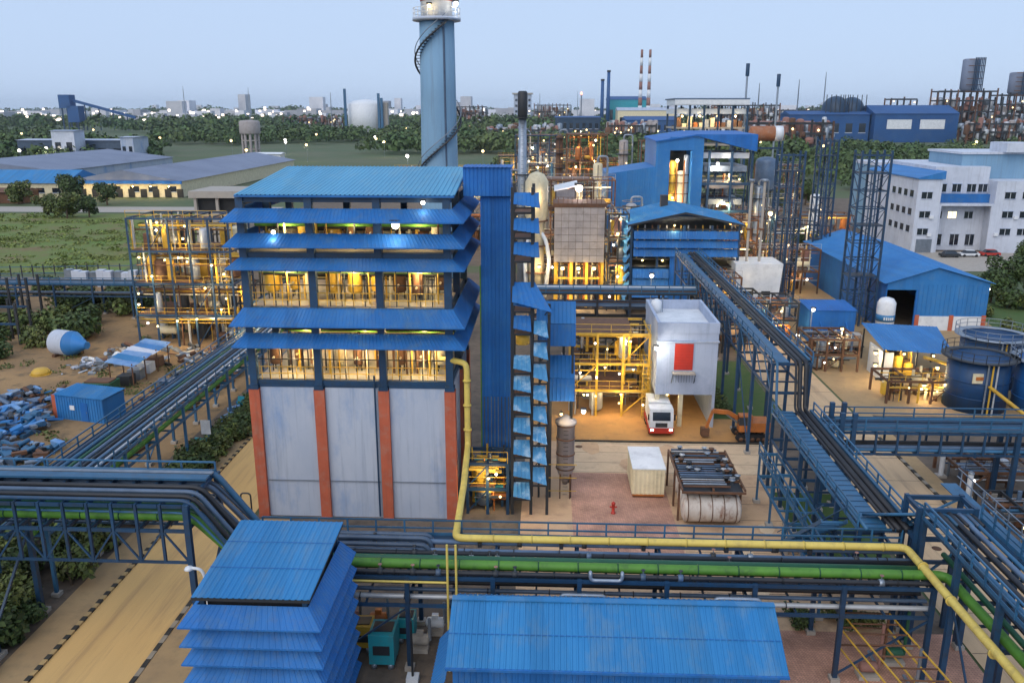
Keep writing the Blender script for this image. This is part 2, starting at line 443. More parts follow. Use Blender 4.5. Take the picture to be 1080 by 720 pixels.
# slab joints, patches and covers on the roads and yards
def surface_marks(seed, x0, x1, y0, y1, z, step, name, m, cover=3, patches=5):
    R = random.Random(seed); root = thing(name, None, None, (x0, y0, 0)); root['kind'] = 'structure'
    y = y0
    while y < y1:
        slab(root, 'slab_joint', x0 + .05, x1 - .05, y, y + .045, z + .002, z + .006, 'kerb_black'); y += step * R.uniform(.85, 1.15)
    for k in range(cover):
        lathe(root, 'manhole_cover', (R.uniform(x0 + 1, x1 - 1), R.uniform(y0, y1), z), [(.36, .003), (.36, .012), (.02, .014)], 'steel_rust', 14)
    for k in range(patches):
        cx, cy, r = R.uniform(x0 + 1.3, x1 - 1.3), R.uniform(y0, y1), R.uniform(.5, 1.2)
        prism(root, 'repair_patch', [(cx + r * R.uniform(.6, 1.1) * math.cos(a * .785), cy + r * R.uniform(.9, 1.8) * math.sin(a * .785)) for a in range(8)], z + .003, z + .009, m)
surface_marks(1, -29.9, -24.0, 33, 100, .012, 90, 'road_joints', 'path', 3, 0)
surface_marks(2, 26.2, 33.7, 30, 120, .012, 5.0, 'road_joints', 'path', 3, 0)
surface_marks(3, 2.0, 22.9, 71.6, 78.8, .018, 2.4, 'yard_joints', 'yard', 2, 4)
surface_marks(4, 10.6, 19.7, 49, 71.3, .012, 3.0, 'yard_joints', 'yard_pale', 3, 6)

def kerb(x, y0, y1, step, dark, light, label):
    root = thing('kerb', label, 'kerb', (x, y0, 0)); root['kind'] = 'structure'
    del root['category']
    n = int((y1 - y0) / step)
    for i in range(n):
        slab(root, 'kerb_stone', x - .15, x + .15, y0 + i * step, y0 + (i + 1) * step - .012, 0, .14 + .006 * (i % 3), dark if i % 2 else light)
    return root
kerb(-30.05, 34, 100, .5, 'kerb_black', 'kerb_yellow', 'black and yellow painted kerb stones along the tan road')
kerb(-23.85, 34, 58, .8, 'kerb_grey', 'kerb_black', 'worn grey kerb stones beside the louvred tower')
kerb(33.85, 30, 86, .8, 'kerb_black', 'kerb_grey', 'worn dark and grey kerb stones along the brown road')
slab(meta(thing('kerb', 'long dark drain kerb across the middle yard', None, (-2, 79, 0)), kind='structure'), 'kerb_stone', 2.2, 22.5, 78.9, 79.15, 0, .16, 'kerb_black')

# ------------------------------------------------------------------ pipe racks
def rack(t, axis, a0, a1, b0, b1, tiers, bay, steel='steel_blue', post_w=.26, foot=0.0, brace=True, rails=(), rail_z=None, rail_step=1.7, truss=None, posts=True, slat=True, rail_m=None):
    """steel rack along x or y: portal posts every bay, cross and edge beams on each tier, handrails and optional under-truss"""
    P = (lambda a, b, z: (a, b, z)) if axis == 'x' else (lambda a, b, z: (b, a, z))
    n = max(1, int(round((a1 - a0) / bay))); st = (a1 - a0) / n
    zt = max(tiers)
    for i in range(n + 1):
        a = a0 + i * st
        for b in (b0, b1):
            if posts:
                bar(t, 'post', P(a, b, foot), P(a, b, zt + .12), post_w, post_w, steel)
                if foot <= 0: bar(t, 'footing', P(a, b, .0), P(a, b, .28), .55, .55, 'concrete_warm')
            elif truss is not None:
                bar(t, 'post', P(a, b, truss), P(a, b, zt + .12), post_w * .6, post_w * .6, steel)
        for z in tiers: bar(t, 'cross_beam', P(a, b0 + post_w / 2, z), P(a, b1 - post_w / 2, z), .16, .22, steel)
        if i < n:
            for b in (b0, b1):
                for z in tiers: bar(t, 'edge_beam', P(a + post_w / 2, b, z), P(a + st - post_w / 2, b, z), .14, .2, steel)
            if slat and st > 3:
                for z in tiers: bar(t, 'cross_beam', P(a + st / 2, b0 + .1, z), P(a + st / 2, b1 - .1, z), .1, .14, steel)
            if brace and i % 3 == 1 and posts:
                bar(t, 'brace', P(a + .1, b0, foot + .5), P(a + st - .1, b0, min(tiers) - .2), .1, .1, steel)
            if truss is not None:
                for b in (b0, b1):
                    bar(t, 'lower_chord', P(a, b, truss), P(a + st, b, truss), .14, .14, steel)
                    h = (a, a + st) if i % 2 else (a + st, a)
                    bar(t, 'brace', P(h[0], b, truss), P(h[1], b, min(tiers)), .1, .1, steel)
    for b in rails:
        z = rail_z if rail_z is not None else zt + .1
        rm = rail_m or 'steel_mid'
        k = max(1, int((a1 - a0) / rail_step))
        for i in range(k + 1):
            a = a0 + (a1 - a0) * i / k
            bar(t, 'rail_post', P(a, b, z), P(a, b, z + 1.08), .1, .1, rm)
        for h in (.55, 1.08): bar(t, 'handrail', P(a0, b, z + h), P(a1, b, z + h), .09, .09, rm)
        bar(t, 'toe_board', P(a0, b, z + .12), P(a1, b, z + .12), .04, .24, rm)

# --- long rack across the picture
t = long_rack = thing('pipe_rack', 'long dark blue pipe rack crossing in front of the tall louvred process building', 'pipe rack', (-17.5, 45, 0))
rack(t, 'x', -17.9, 21.9, 42.75, 47.4, (4.3, 6.1), 4.97, rails=(47.55,), rail_z=6.2, rail_step=1.75)
slab(t, 'walkway', -17.9, 21.9, 46.75, 47.5, 6.2, 6.26, 'steel_blue')
for y, z, r, m in ((46.5, 6.38, .17, 'pipe_grey'), (45.55, 6.34, .13, 'pipe_grey'), (45.35, 6.28, .06, 'steel_mid'), (44.95, 6.28, .07, 'steel_mid'), (44.55, 6.28, .06, 'galv'), (44.05, 6.28, .06, 'steel_mid'), (43.2, 6.28, .07, 'steel_mid'), (45.15, 6.36, .15, 'pipe_black'), (44.75, 6.32, .11, 'pipe_grey'),
                   (44.35, 6.34, .13, 'pipe_dkgreen'), (42.95, 6.36, .14, 'pipe_black'), (43.3, 4.56, .15, 'pipe_pale'), (44.1, 4.54, .13, 'pipe_grey'),
                   (44.9, 4.56, .15, 'pipe_black'), (45.8, 4.6, .18, 'pipe_grey'), (46.6, 4.54, .13, 'steel_rust')):
    if y > 43 and r < .18 and z > 6:
        tube(t, 'pipe', [(-40, y, z + 3.4), (-20.5, y, z + 3.4), (-17.6, y, z), (22.2, y, z)], r, m, 8, .8)
    else:
        rod(t, 'pipe', (-17.8, y, z), (22.2, y, z), r, m)
for y, z, r in ((46.9, 6.62, .14), (46.2, 6.75, .16), (45.4, 6.75, .15)):       # extra lagged lines on the western half
    tube(t, 'pipe', [(-40, y, z + 3.3), (-20.5, y, z + 3.3), (-17.6, y, z), (-7.0, y, z), (-7.0, y, z - 2)], r, 'pipe_grey', 8, .6)
for i in range(40):
    slab(t, 'pipe_shoe', -17.5 + i, -17.38 + i, 42.9, 45.8, 6.16, 6.23, 'steel_dark')
for x in (0.9, 9.6):
    tube(t, 'expansion_loop', [(x, 43.3, 4.6), (x, 42.3, 4.8), (x, 42.3, 5.5), (x + 2.6, 42.3, 5.5), (x + 2.6, 42.3, 4.8), (x + 2.6, 43.3, 4.6)], .12, 'galv', 8, .3)
tube(t, 'expansion_loop', [(2.6, 43.1, 6.3), (2.6, 42.55, 6.9), (2.6, 42.5, 6.35), (4.4, 42.5, 6.35), (4.4, 42.55, 6.9), (4.4, 43.1, 6.3)], .11, 'galv', 8, .25)
rod(t, 'gas_line', (-17.5, 42.55, 5.95), (-5.6, 42.55, 5.95), .07, 'pipe_yellow')
for x in (-5.55, -5.05): rod(t, 'riser', (x, 42.5, .1), (x, 42.5, 8.4), .07, 'pipe_yellow')

t = thing('green_pipe', 'fat bright green pipe running the whole length of the rack', 'pipe', (-17, 43.65, 6.2))
tube(t, 'pipe_run', [(-42, 43.65, 9.25), (-20.6, 43.65, 9.25), (-17.9, 43.65, 6.5), (22.9, 43.65, 6.5), (23.2, 34, 6.5), (23.2, 20, 6.5)], .28, 'pipe_green', 14, .7)
for i in range(17): rod(t, 'flange', (-16.5 + i * 2.3, 43.65, 6.5), (-16.44 + i * 2.3, 43.65, 6.5), .31, 'pipe_dkgreen', 14)
for i in range(9): rod(t, 'flange', (-41 + i * 2.3, 43.65, 9.25), (-40.94 + i * 2.3, 43.65, 9.25), .31, 'pipe_dkgreen', 14)
tube(t, 'return_line', [(-42, 44.3, 9.2), (-20.5, 44.3, 9.2), (-17.8, 44.3, 6.45), (22.0, 44.3, 6.45)], .24, 'pipe_dkgreen', 10, .6)

t = thing('yellow_gas_pipe', 'yellow gas pipe dropping from the louvred building and turning along the rack', 'pipe', (-6, 60, 0))
tube(t, 'pipe_run', [(-8.2, 62.4, 13.5), (-6.15, 61.2, 13.45), (-6.15, 61.2, 6.75), (-5.75, 54.0, 6.75), (-5.5, 46.35, 6.75), (21.7, 46.35, 6.75), (21.75, 33.0, 7.0), (21.75, 22.0, 7.0)], .23, 'pipe_yellow', 14, .5)
for i in range(11): rod(t, 'weld_collar', (-3.2 + i * 2.35, 46.35, 6.75), (-3.12 + i * 2.35, 46.35, 6.75), .26, 'pipe_yellow', 14)
for z in (8, 10, 12): rod(t, 'flange', (-6.15, 61.2, z), (-6.15, 61.2, z + .12), .32, 'pipe_yellow', 14)
for y in (36, 40.5, 44): rod(t, 'flange', (21.74, y, 6.8), (21.74, y + .12, 6.8), .3, 'pipe_yellow', 14)
for x in (-4, 1, 6, 11, 16): slab(t, 'saddle', x - .12, x + .12, 46.15, 46.55, 6.22, 6.52, 'steel_dark')

# --- raised bridge over the tan road
t = thing('pipe_bridge', 'raised truss pipe bridge spanning the tan road with stacked grey pipes', 'pipe bridge', (-21, 45, 0))
rack(t, 'x', -42.0, -20.6, 42.75, 47.4, (8.75, 10.3), 1.426, posts=False, truss=6.75, slat=False, rails=(47.5,), rail_z=9.9, rail_step=2.1)
for x in (-20.5, -33.2, -41.8):
    for y in (42.75, 47.4):
        bar(t, 'leg', (x, y, 0), (x, y, 10.4), .32, .32, 'steel_blue')
        slab(t, 'footing', x - .4, x + .4, y - .4, y + .4, 0, .3, 'concrete_warm')
    bar(t, 'brace', (x, 42.75, 1.5), (x, 47.4, 6.2), .14, .14, 'steel_blue')
for y, r, m in ((43.0, .12, 'steel_blue'), (43.55, .14, 'pipe_black'), (44.15, .15, 'pipe_grey'), (44.8, .16, 'pipe_black'), (46.9, .2, 'steel_mid')):
    tube(t, 'pipe', [(-43, y, 10.55), (-20.4, y, 10.55), (-17.7, y, 6.9), (-16.5, y, 6.7)], r, m, 8, .6)
slab(t, 'cable_tray', -42, -20.4, 45.5, 46.2, 10.62, 10.75, 'steel_mid')
slab(t, 'cable_tray', -42, -20.4, 46.4, 46.75, 10.62, 10.72, 'galv')

# --- rack beside the tan road, running away
t = thing('pipe_rack', 'blue pipe rack running away beside the hedge and the tan road', 'pipe rack', (-35, 50, 0))
rack(t, 'y', 49.5, 104, -37.2, -33.4, (4.6, 6.0), 5.45, steel='steel_mid', post_w=.22, rails=(-37.35, -33.25), rail_z=6.0, rail_step=2.2)
for x, z, r, m in ((-36.8, 6.3, .15, 'pipe_grey'), (-36.3, 6.3, .18, 'steel_mid'), (-35.8, 6.28, .13, 'pipe_dkgreen'), (-35.3, 6.3, .17, 'pipe_grey'), (-34.8, 6.28, .14, 'pipe_black'),
                   (-34.3, 6.3, .16, 'pipe_grey'), (-33.8, 6.26, .1, 'pipe_pale'), (-36.5, 4.9, .16, 'pipe_grey'), (-35.6, 4.9, .18, 'steel_blue'), (-34.1, 4.95, .22, 'pipe_green')):
    rod(t, 'pipe', (x, 48.5, z), (x, 105, z), r, m)

# --- rack running away on the east side: low part, drop, high part, and the part towards the viewer
t = thing('pipe_rack', 'broad blue pipe rack running away along the brown road', 'pipe rack', (21, 48, 0))
rack(t, 'y', 48.0, 68.8, 19.5, 22.7, (4.6, 7.0), 4.16, rails=(19.35, 22.85), rail_z=7.0, rail_step=1.9)
rack(t, 'y', 70.2, 128, 19.5, 22.7, (8.4, 11.0), 6.65, rails=(19.35, 22.85), rail_z=11.0, rail_step=2.3)
for x, r, m in ((19.75, .12, 'steel_mid'), (21.35, .11, 'pipe_black'), (21.7, .2, 'pipe_black'), (22.2, .2, 'pipe_black')):
    tube(t, 'pipe', [(x, 47.5, 7.3), (x, 69.0, 7.3), (x, 69.8, 11.3), (x, 128, 11.3)], r, m, 8, .5)
slab(t, 'walkway', 19.95, 21.15, 48, 68.9, 7.13, 7.2, 'steel_mid'); slab(t, 'walkway', 19.95, 20.9, 70.2, 128, 11.13, 11.2, 'steel_mid')
for k in range(26): slab(t, 'grating_joint', 19.95, 21.15, 48.4 + k * .8, 48.46 + k * .8, 7.2, 7.23, 'steel_blue')
for k in range(18): bar(t, 'brace', (19.5, 70.2 + k * 3.2, 8.4), (19.5, 73.4 + k * 3.2, 11.0), .09, .09, 'steel_mid')
slab(t, 'cable_tray', 22.45, 22.68, 48, 68.6, 7.35, 7.5, 'steel_mid')
slab(t, 'cable_tray', 22.45, 22.68, 70.4, 128, 11.35, 11.5, 'steel_mid')
for k in range(14): bar(t, 'stair_tread', (17.6, 58 - k * .62, .5 + k * .46), (19.2, 58 - k * .62, .5 + k * .46), .3, .05, 'steel_mid')
for x in (17.6, 19.2):
    bar(t, 'stringer', (x, 58.3, .2), (x, 49.3, 6.9), .06, .26, 'steel_mid')
    bar(t, 'handrail', (x, 58.3, 1.3), (x, 49.3, 8.0), .06, .06, 'steel_mid')
rack(t, 'y', 49, 66, 17.9, 19.3, (2.4, 4.4), 4.25, steel='steel_mid', post_w=.16, rails=(17.8,), rail_z=4.4, rail_step=2.1)

t = thing('pipe_rack', 'pipe rack with junction tower running towards the viewer above the yellow pipe', 'pipe rack', (24, 40, 0))
rack(t, 'y', 20, 46.2, 22.5, 25.6, (5.9, 8.6), 4.37, post_w=.3, rails=(22.4, 25.75), rail_z=8.7, rail_step=1.45)
for x, z, r, m in ((22.9, 8.9, .14, 'steel_mid'), (23.4, 8.92, .17, 'pipe_black'), (24.0, 8.92, .17, 'pipe_black'), (24.6, 8.9, .15, 'pipe_grey'), (25.1, 8.88, .12, 'steel_mid'),
                   (24.1, 6.2, .17, 'pipe_dkgreen'), (24.7, 6.2, .14, 'pipe_black'), (25.2, 6.2, .14, 'pipe_grey')):
    rod(t, 'pipe', (x, 19, z), (x, 46.6, z), r, m)
for x in (22.3, 25.6):
    for y in (46.6, 48.4):
        bar(t, 'tower_leg', (x, y, 0), (x, y, 9.3), .26, .26, 'steel_blue')
for z in (7.2, 9.1):
    for y in (46.6, 48.4): bar(t, 'tower_beam', (22.3, y, z), (25.6, y, z), .2, .26, 'steel_blue')
    for x in (22.3, 25.6): bar(t, 'tower_beam', (x, 46.6, z), (x, 48.4, z), .2, .26, 'steel_blue')
for a, b in (((22.3, 48.4, 7.2), (25.6, 48.4, 9.1)), ((25.6, 48.4, 7.2), (22.3, 48.4, 9.1)), ((22.3, 46.6, 4), (25.6, 46.6, 7.2))): bar(t, 'brace', a, b, .12, .12, 'steel_mid')
for q in range(9): tube(t, 'pipe', [(20.2 + q * .26, 49.5, 7.3), (21.6 + q * .3, 47.6, 8.3), (22.9 + q * .3, 46.4, 8.95), (22.9 + q * .3, 45.0, 8.95)], .1, ('steel_mid', 'pipe_grey', 'pipe_black')[q % 3], 8, .4)
bar(t, 'walkway', (26.5, 20, 8.4), (26.5, 52, 8.4), 1.0, .06, 'steel_mid')
for k in range(22): bar(t, 'rail_post', (27.0, 21 + k * 1.45, 8.4), (27.0, 21 + k * 1.45, 9.5), .06, .06, 'galv')
for h in (8.95, 9.5): bar(t, 'handrail', (27.0, 20, h), (27.0, 52, h), .06, .06, 'galv')

# --- bridge over the brown road
t = thing('pipe_bridge', 'blue pipe bridge crossing the brown road towards the dark blue tanks', 'pipe bridge', (24, 66, 0))
rack(t, 'x', 23.6, 58.6, 65.6, 68.2, (4.75, 6.6), 1.75, posts=False, truss=4.75, slat=False, brace=False, rails=(65.5, 68.3), rail_z=6.8, rail_step=2.5)
for x in (24.2, 25.2, 38.5, 50):
    for y in (65.6, 68.2):
        bar(t, 'leg', (x, y, 0), (x, y, 8.3 if x < 30 else 6.7), .36, .36, 'steel_blue')
        slab(t, 'footing', x - .4, x + .4, y - .4, y + .4, 0, .3, 'concrete_warm')
for y, z, r, m in ((65.9, 5.0, .14, 'steel_mid'), (66.4, 5.05, .17, 'pipe_grey'), (66.9, 5.0, .14, 'pipe_black'), (67.5, 5.05, .17, 'pipe_black'), (65.95, 6.85, .14, 'pipe_grey'), (66.4, 6.88, .16, 'steel_mid'), (66.95, 6.86, .15, 'steel_blue'), (67.6, 6.9, .18, 'steel_blue')):
    rod(t, 'pipe', (23, y, z), (60, y, z), r, m)

# --- smaller rack between the middle yard and the second process building
t = thing('pipe_rack', 'dark pipe rack behind the grey concrete building with bundled pipes', 'pipe rack', (0, 108, 0))
rack(t, 'x', -2, 19, 106, 110, (5.5, 7.5, 9.4), 4.2, steel='steel_dark', rails=(105.9,))
for k in range(8):
    for z in (5.75, 7.75, 9.65):
        rod(t, 'pipe', (-2.5, 106.3 + k * .48, z), (19.4, 106.3 + k * .48, z), rng.choice((.1, .14, .18)), rng.choice(('pipe_grey', 'pipe_black', 'pipe_pale', 'steel_mid', 'steel_rust')))

# ------------------------------------------------------------------ the tall louvred process building
X0, X1, Y0, Y1 = -23.2, -7.3, 62.0, 74.0
PX = (-23.0, -17.85, -12.75, -7.55)
t = main = thing('process_building', 'tall open process building with blue louvre awnings over grey walls and red pillars', 'building', (-15.2, 62, 0))
for y in (Y0, 68.0, Y1):
    for x in PX:
        if y == 68.0 and x in PX[1:3]: continue
        p = slab(t, 'pillar', x - .42, x + .42, y - .42, y + .42, 0, 11.0, 'pillar_red')
        slab(t, 'column', x - .28, x + .28, y - .28, y + .28, 11.0, 25.9, 'steel_blue')
        slab(p, 'cap_plate', x - .36, x + .36, y - .46, y + .36, 11.0, 11.35, 'steel_blue')
for i in range(3):
    a, b = PX[i] + .42, PX[i + 1] - .42
    slab(t, 'wall_panel', a, b, Y0 - .1, Y0 + .2, 0, 11.15, 'concrete')
    slab(t, 'wall_panel', a, b, Y1 - .2, Y1 + .1, 0, 11.15, 'concrete')
    slab(t, 'coping', a - .02, b + .02, Y0 - .16, Y0 + .24, 11.15, 11.3, 'steel_blue')
for x in (PX[0], PX[3]):
    for a, b in ((Y0 + .42, 67.58), (68.42, Y1 - .42)): slab(t, 'wall_panel', x - .15, x + .15, a, b, 0, 11.15, 'concrete')
rod(t, 'downpipe', (-13.45, 61.7, .2), (-13.45, 61.7, 12.2), .07, 'steel_blue', 8)
rod(t, 'downpipe', (-13.15, 61.72, .2), (-13.15, 61.72, 11.2), .1, 'galv', 8)
bar(t, 'cable_conduit', (PX[0] + .5, 61.8, 3.2), (PX[3] - .5, 61.8, 3.2), .05, .05, 'galv')
for z in (11.45, 17.3, 21.55, 25.75):
    for y in (Y0, Y1):
        for i in range(3): bar(t, 'floor_beam', (PX[i] + .28, y, z), (PX[i + 1] - .28, y, z), .2, .42, 'steel_blue')
    for x in PX: bar(t, 'floor_beam', (x, Y0 + .3, z), (x, Y1 - .3, z), .2, .42, 'steel_blue')
for z in (11.7, 17.6, 21.8): slab(t, 'floor_plate', X0 + .35, X1 - .3, Y0 + .35, Y1 - .35, z - .1, z, 'concrete_warm')
for z in (11.7, 17.6):
    for h in (.5, 1.05): bar(t, 'handrail', (X0 + .6, Y0 + .05, z + h), (X1 - .6, Y0 + .05, z + h), .05, .05, 'yellow')
    for k in range(22): bar(t, 'rail_post', (X0 + .8 + k * .69, Y0 + .05, z), (X0 + .8 + k * .69, Y0 + .05, z + 1.05), .045, .045, 'yellow')
for k, (zt, zb, fl) in enumerate(((25.1, 24.25, 1.5), (23.25, 22.4, 1.5), (21.4, 20.7, 1.4), (17.55, 16.4, 1.6), (15.55, 14.72, 1.5))):
    e = .88
    tl, tr = (X0 - .1, Y0 - .3, zt), (X1 + .15, Y0 - .3, zt)
    bl, br = (X0 - e, Y0 - fl, zb), (X1 + e + .25, Y0 - fl, zb)
    tlb, trb = (X0 - .1, Y1 + .3, zt), (X1 + .15, Y1 + .3, zt)
    blb, brb = (X0 - e, Y1 + fl, zb), (X1 + e + .25, Y1 + fl, zb)
    for a, b, c, d in ((tl, tr, br, bl), (tr, trb, brb, br), (tlb, tl, bl, blb), (trb, tlb, blb, brb)):
        o = ribbed(t, 'awning', a, b, c, d, 'louvre_blue', .26, .025)
        bar(o, 'edge_trim', Vector(d) - Vector((0, 0, .03)), Vector(c) - Vector((0, 0, .03)), .05, .1, 'louvre_blue')
    for x in PX:
        bar(t, 'awning_strut', (x, Y0 - .2, zb - .25), (x, Y0 - fl + .15, zb - .02), .07, .07, 'steel_blue')
    bar(t, 'purlin', (X0 - .2, Y0 - .32, zt - .12), (X1 + .2, Y0 - .32, zt - .12), .1, .16, 'steel_blue')
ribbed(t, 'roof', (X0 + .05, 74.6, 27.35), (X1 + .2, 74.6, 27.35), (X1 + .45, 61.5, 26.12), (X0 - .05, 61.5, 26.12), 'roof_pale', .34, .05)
for x in (X0 + .1, X1 + .3): mesh(t, 'gable_trim', [(x - .06, 61.52, 25.95), (x + .06, 61.52, 25.95), (x + .06, 74.6, 27.2), (x - .06, 74.6, 27.2), (x - .06, 61.52, 26.1), (x + .06, 61.52, 26.1), (x + .06, 74.6, 27.33), (x - .06, 74.6, 27.33)],
                                 [(0, 1, 2, 3), (7, 6, 5, 4), (0, 4, 5, 1), (1, 5, 6, 2), (2, 6, 7, 3), (3, 7, 4, 0)], 'louvre_blue')
bar(t, 'gutter', (X0, 61.45, 26.02), (X1 + .4, 61.45, 26.02), .12, .14, 'louvre_blue')
for k in range(8): bar(t, 'roof_purlin', (X0 + .2, 62.2 + k * 1.65, 26.0 + k * .155), (X1 - .1, 62.2 + k * 1.65, 26.0 + k * .155), .08, .14, 'steel_blue')
for z0, z1 in ((12.9, 14.3), (18.8, 20.5)):
    for i in range(3):
        a, b = PX[i] + .3, PX[i + 1] - .3
        for k in range(1, 5): bar(t, 'mullion', (a + (b - a) * k / 5, Y0 + .12, z0 - 1.2), (a + (b - a) * k / 5, Y0 + .12, z1), .07, .07, 'steel_dark')
        bar(t, 'transom', (a, Y0 + .12, z0 + .45), (b, Y0 + .12, z0 + .45), .07, .07, 'steel_dark')
# plant inside the open floors
R2 = random.Random(3)
for z, top in ((11.7, 14.6), (17.6, 20.6), (21.8, 24.3)):
    for i in range(3):
        for j in range(3):
            cx, cy = PX[i] + .95 + j * 1.6, 64.0 + R2.random() * 2.5
            r = .32 + R2.random() * .33
            v = thing('process_vessel', {11.7: 'yellow lit vessel on the lowest open floor above the grey walls', 17.6: 'yellow lit vessel on the open floor in the middle of the awnings', 21.8: 'small vessel in shadow behind the upper awnings'}[z],
                      'vessel', (cx, cy, z), {11.7: 'vessels on the lowest open floor', 17.6: 'vessels on the middle open floor', 21.8: 'vessels behind the upper awnings'}[z])
            lathe(v, 'shell', (cx, cy, z), dome(r, .5 + r * .4, min(2.4, top - z - .5) + R2.random() * .3), R2.choice(('yellow', 'cream', 'yellow', 'steel_rust')), 14)
            for q in range(3): bar(v, 'leg', (cx + r * .7 * math.cos(q * 2.1), cy + r * .7 * math.sin(q * 2.1), z), (cx + r * .7 * math.cos(q * 2.1), cy + r * .7 * math.sin(q * 2.1), z + .6), .08, .08, 'steel_dark')
            rod(v, 'nozzle', (cx, cy - r, z + 1.2), (cx, cy - r - .25, z + 1.2), .09, 'cream', 8)
    for k in range(12):
        y = 62.8 + k * .9; zz = top - .35 - .3 * (k % 6)
        rod(t, 'pipe', (X0 + .6, y, zz), (X1 - .6, y, zz), R2.choice((.07, .1, .14)), R2.choice(('yellow', 'cream', 'yellow', 'pipe_green', 'pipe_black')), 8)
    for k in range(30):
        x = X0 + .7 + k * .5 + R2.random() * .3; y = 63.0 + R2.random() * 3
        rod(t, 'pipe', (x, y, z), (x, y, top), R2.choice((.05, .07, .1)), R2.choice(('yellow', 'yellow', 'steel_rust', 'steel_dark', 'cream')), 8)
for n_, (z, p) in enumerate(((14.2, 330), (20.3, 260), (24.0, 110))):
    for i in range(3):
        x = (PX[i] + PX[i + 1]) / 2
        lamp(('glowing lamp under the ceiling of the lowest open floor', 'glowing lamp under the ceiling of the middle open floor', 'glowing lamp behind the upper awnings')[n_],
             x + .3, 63.3, z, p, 'warm', .12, ('lamps on the lowest open floor', 'lamps on the middle open floor', 'lamps behind the upper awnings')[n_])
        if n_ < 2: lamp(('glowing lamp deep inside the lowest open floor', 'glowing lamp deep inside the middle open floor')[n_], x - .4, 69.5, z, p, 'warm', .12, ('lamps on the lowest open floor', 'lamps on the middle open floor')[n_])
lamp('brightest white floodlight between the top awnings of the louvred building', -11.2, 60.9, 24.0, 90, 'white', .28)
lamp('small white lamp between the top awnings near the far corner from the tower', -20.4, 61.3, 23.4, 25, 'white', .16)
lamp('small white lamp just under the roof edge of the louvred building', -9.2, 61.4, 25.6, 20, 'white', .15)

# --- stair tower and awning shaft beside it
t = thing('stair_tower', 'windowless deep blue ribbed stair tower standing against the louvred building', 'tower', (-4.2, 67, 0))
ribbed(t, 'cladding', (-5.45, 66.98, 25.7), (-3.05, 66.98, 25.7), (-3.05, 66.97, 3.4), (-5.45, 66.97, 3.4), 'clad_blue', .3, .04)
slab(t, 'core', -5.44, -3.06, 67.0, 74.2, 0, 25.7, 'clad_blue')
ribbed(t, 'cladding', (-6.75, 66.5, 27.8), (-3.0, 66.5, 27.8), (-3.0, 66.5, 25.6), (-6.75, 66.5, 25.6), 'clad_blue', .3, .04)
slab(t, 'head_house', -6.75, -3.0, 66.53, 69.2, 25.6, 27.8, 'clad_blue')
ribbed(t, 'roof', (-6.85, 69.4, 27.86), (-2.9, 69.4, 27.86), (-2.9, 66.3, 27.83), (-6.85, 66.3, 27.83), 'clad_blue', .34, .04)
for k in range(8): slab(t, 'translucent_strip', -5.3 + k * .29, -5.2 + k * .29, 66.9, 66.96, 1.2, 8.8, 'pipe_grey')
bar(t, 'downpipe', (-5.5, 66.9, .2), (-5.5, 66.9, 20), .1, .1, 'pipe_green')
t = thing('awning_shaft', 'open steel shaft hung with pale blue tilted sheets beside the deep blue tower', 'tower', (-1.3, 63, 0))
for x in (-2.72, -1.2, .12):
    for y in (63.0, 66.4): bar(t, 'post', (x, y, 0), (x, y, 26.6 if x < 0 else 17.0), .24, .24, 'steel_dark')
za = [26.2, 24.3, 22.5, 18.6, 16.8, 13.6, 11.9, 10.2, 8.4, 6.5, 4.6, 2.8]
for k, z in enumerate(za):
    x1 = -.75 if k < 4 else -1.32
    m = 'louvre_blue' if k < 5 else 'awning_pale'
    ribbed(t, 'awning', (-2.6, 63.1, z), (x1, 63.1, z), (x1 + .1, 61.9, z - 1.0), (-2.6, 61.9, z - .72), m, .3, .03)
    for y in (63.0, 66.4): bar(t, 'beam', (-2.6, y, z - 1.5), (-1.3, y, z - 1.5), .12, .14, 'steel_dark')
    slab(t, 'landing', -2.6, -1.3, 63.2, 66.3, z - 1.62, z - 1.56, 'steel_rust')
ribbed(t, 'awning', (-2.7, 63.2, 19.4), (-1.0, 63.2, 19.4), (.4, 61.6, 17.4), (-2.7, 61.6, 18.2), 'louvre_blue', .3, .03)
for k in range(8):
    z = 16.4 - k * 1.75
    ribbed(t, 'awning', (-1.05, 63.1, z), (-.1, 63.1, z), (.1, 62.0, z - 1.1), (-1.05, 62.0, z - .75), 'awning_pale', .3, .03)
    bar(t, 'beam', (-1.1, 63, z - 1.6), (0, 63, z - 1.6), .1, .12, 'steel_dark')
    bar(t, 'brace', (-1.1, 66.4, z - 1.6), (0, 66.4, z), .07, .07, 'steel_dark')
lathe(t, 'drum', (-1.95, 64.2, 14.2), [(.01, 0), (.55, .05), (.55, .85), (.01, .9)], 'yellow', 14)
for nm, xa, z0, z1, lab in (('louvre_hood', -.9, 13.7, 16.8, 'upper blue sheet hood with sloping top beside the awning shaft'), ('louvre_hood', .05, 9.0, 12.2, 'lower blue sheet hood with a dark slot beside the awning shaft')):
    t = thing(nm, lab, 'hood', (1.2, 66, z0))
    ribbed(t, 'top_sheet', (xa, 67.4, z1 + .2), (2.3, 67.4, z1 + .2), (2.3, 65.8, z1 - 1.3), (xa, 65.8, z1 - 1.3), 'shed_blue', .32, .035)
    ribbed(t, 'front_sheet', (xa + .2, 65.85, z1 - 1.35), (2.3, 65.85, z1 - 1.35), (2.3, 65.5, z0), (xa + .2, 65.5, z0), 'louvre_blue', .32, .035)
    slab(t, 'core', xa + .1, 2.25, 66.0, 69.5, z0, z1 - 1.35, 'louvre_blue')
    for x in (xa + .3, 2.1):
        for y in (66.2, 69.3): bar(t, 'post', (x, y, 0 if xa < 0 else .02), (x, y, z0), .18, .18, 'steel_dark')
t = thing('silo', 'weathered grey steel silo on legs beneath the lower blue hood', 'silo', (1.6, 66.3, 0))
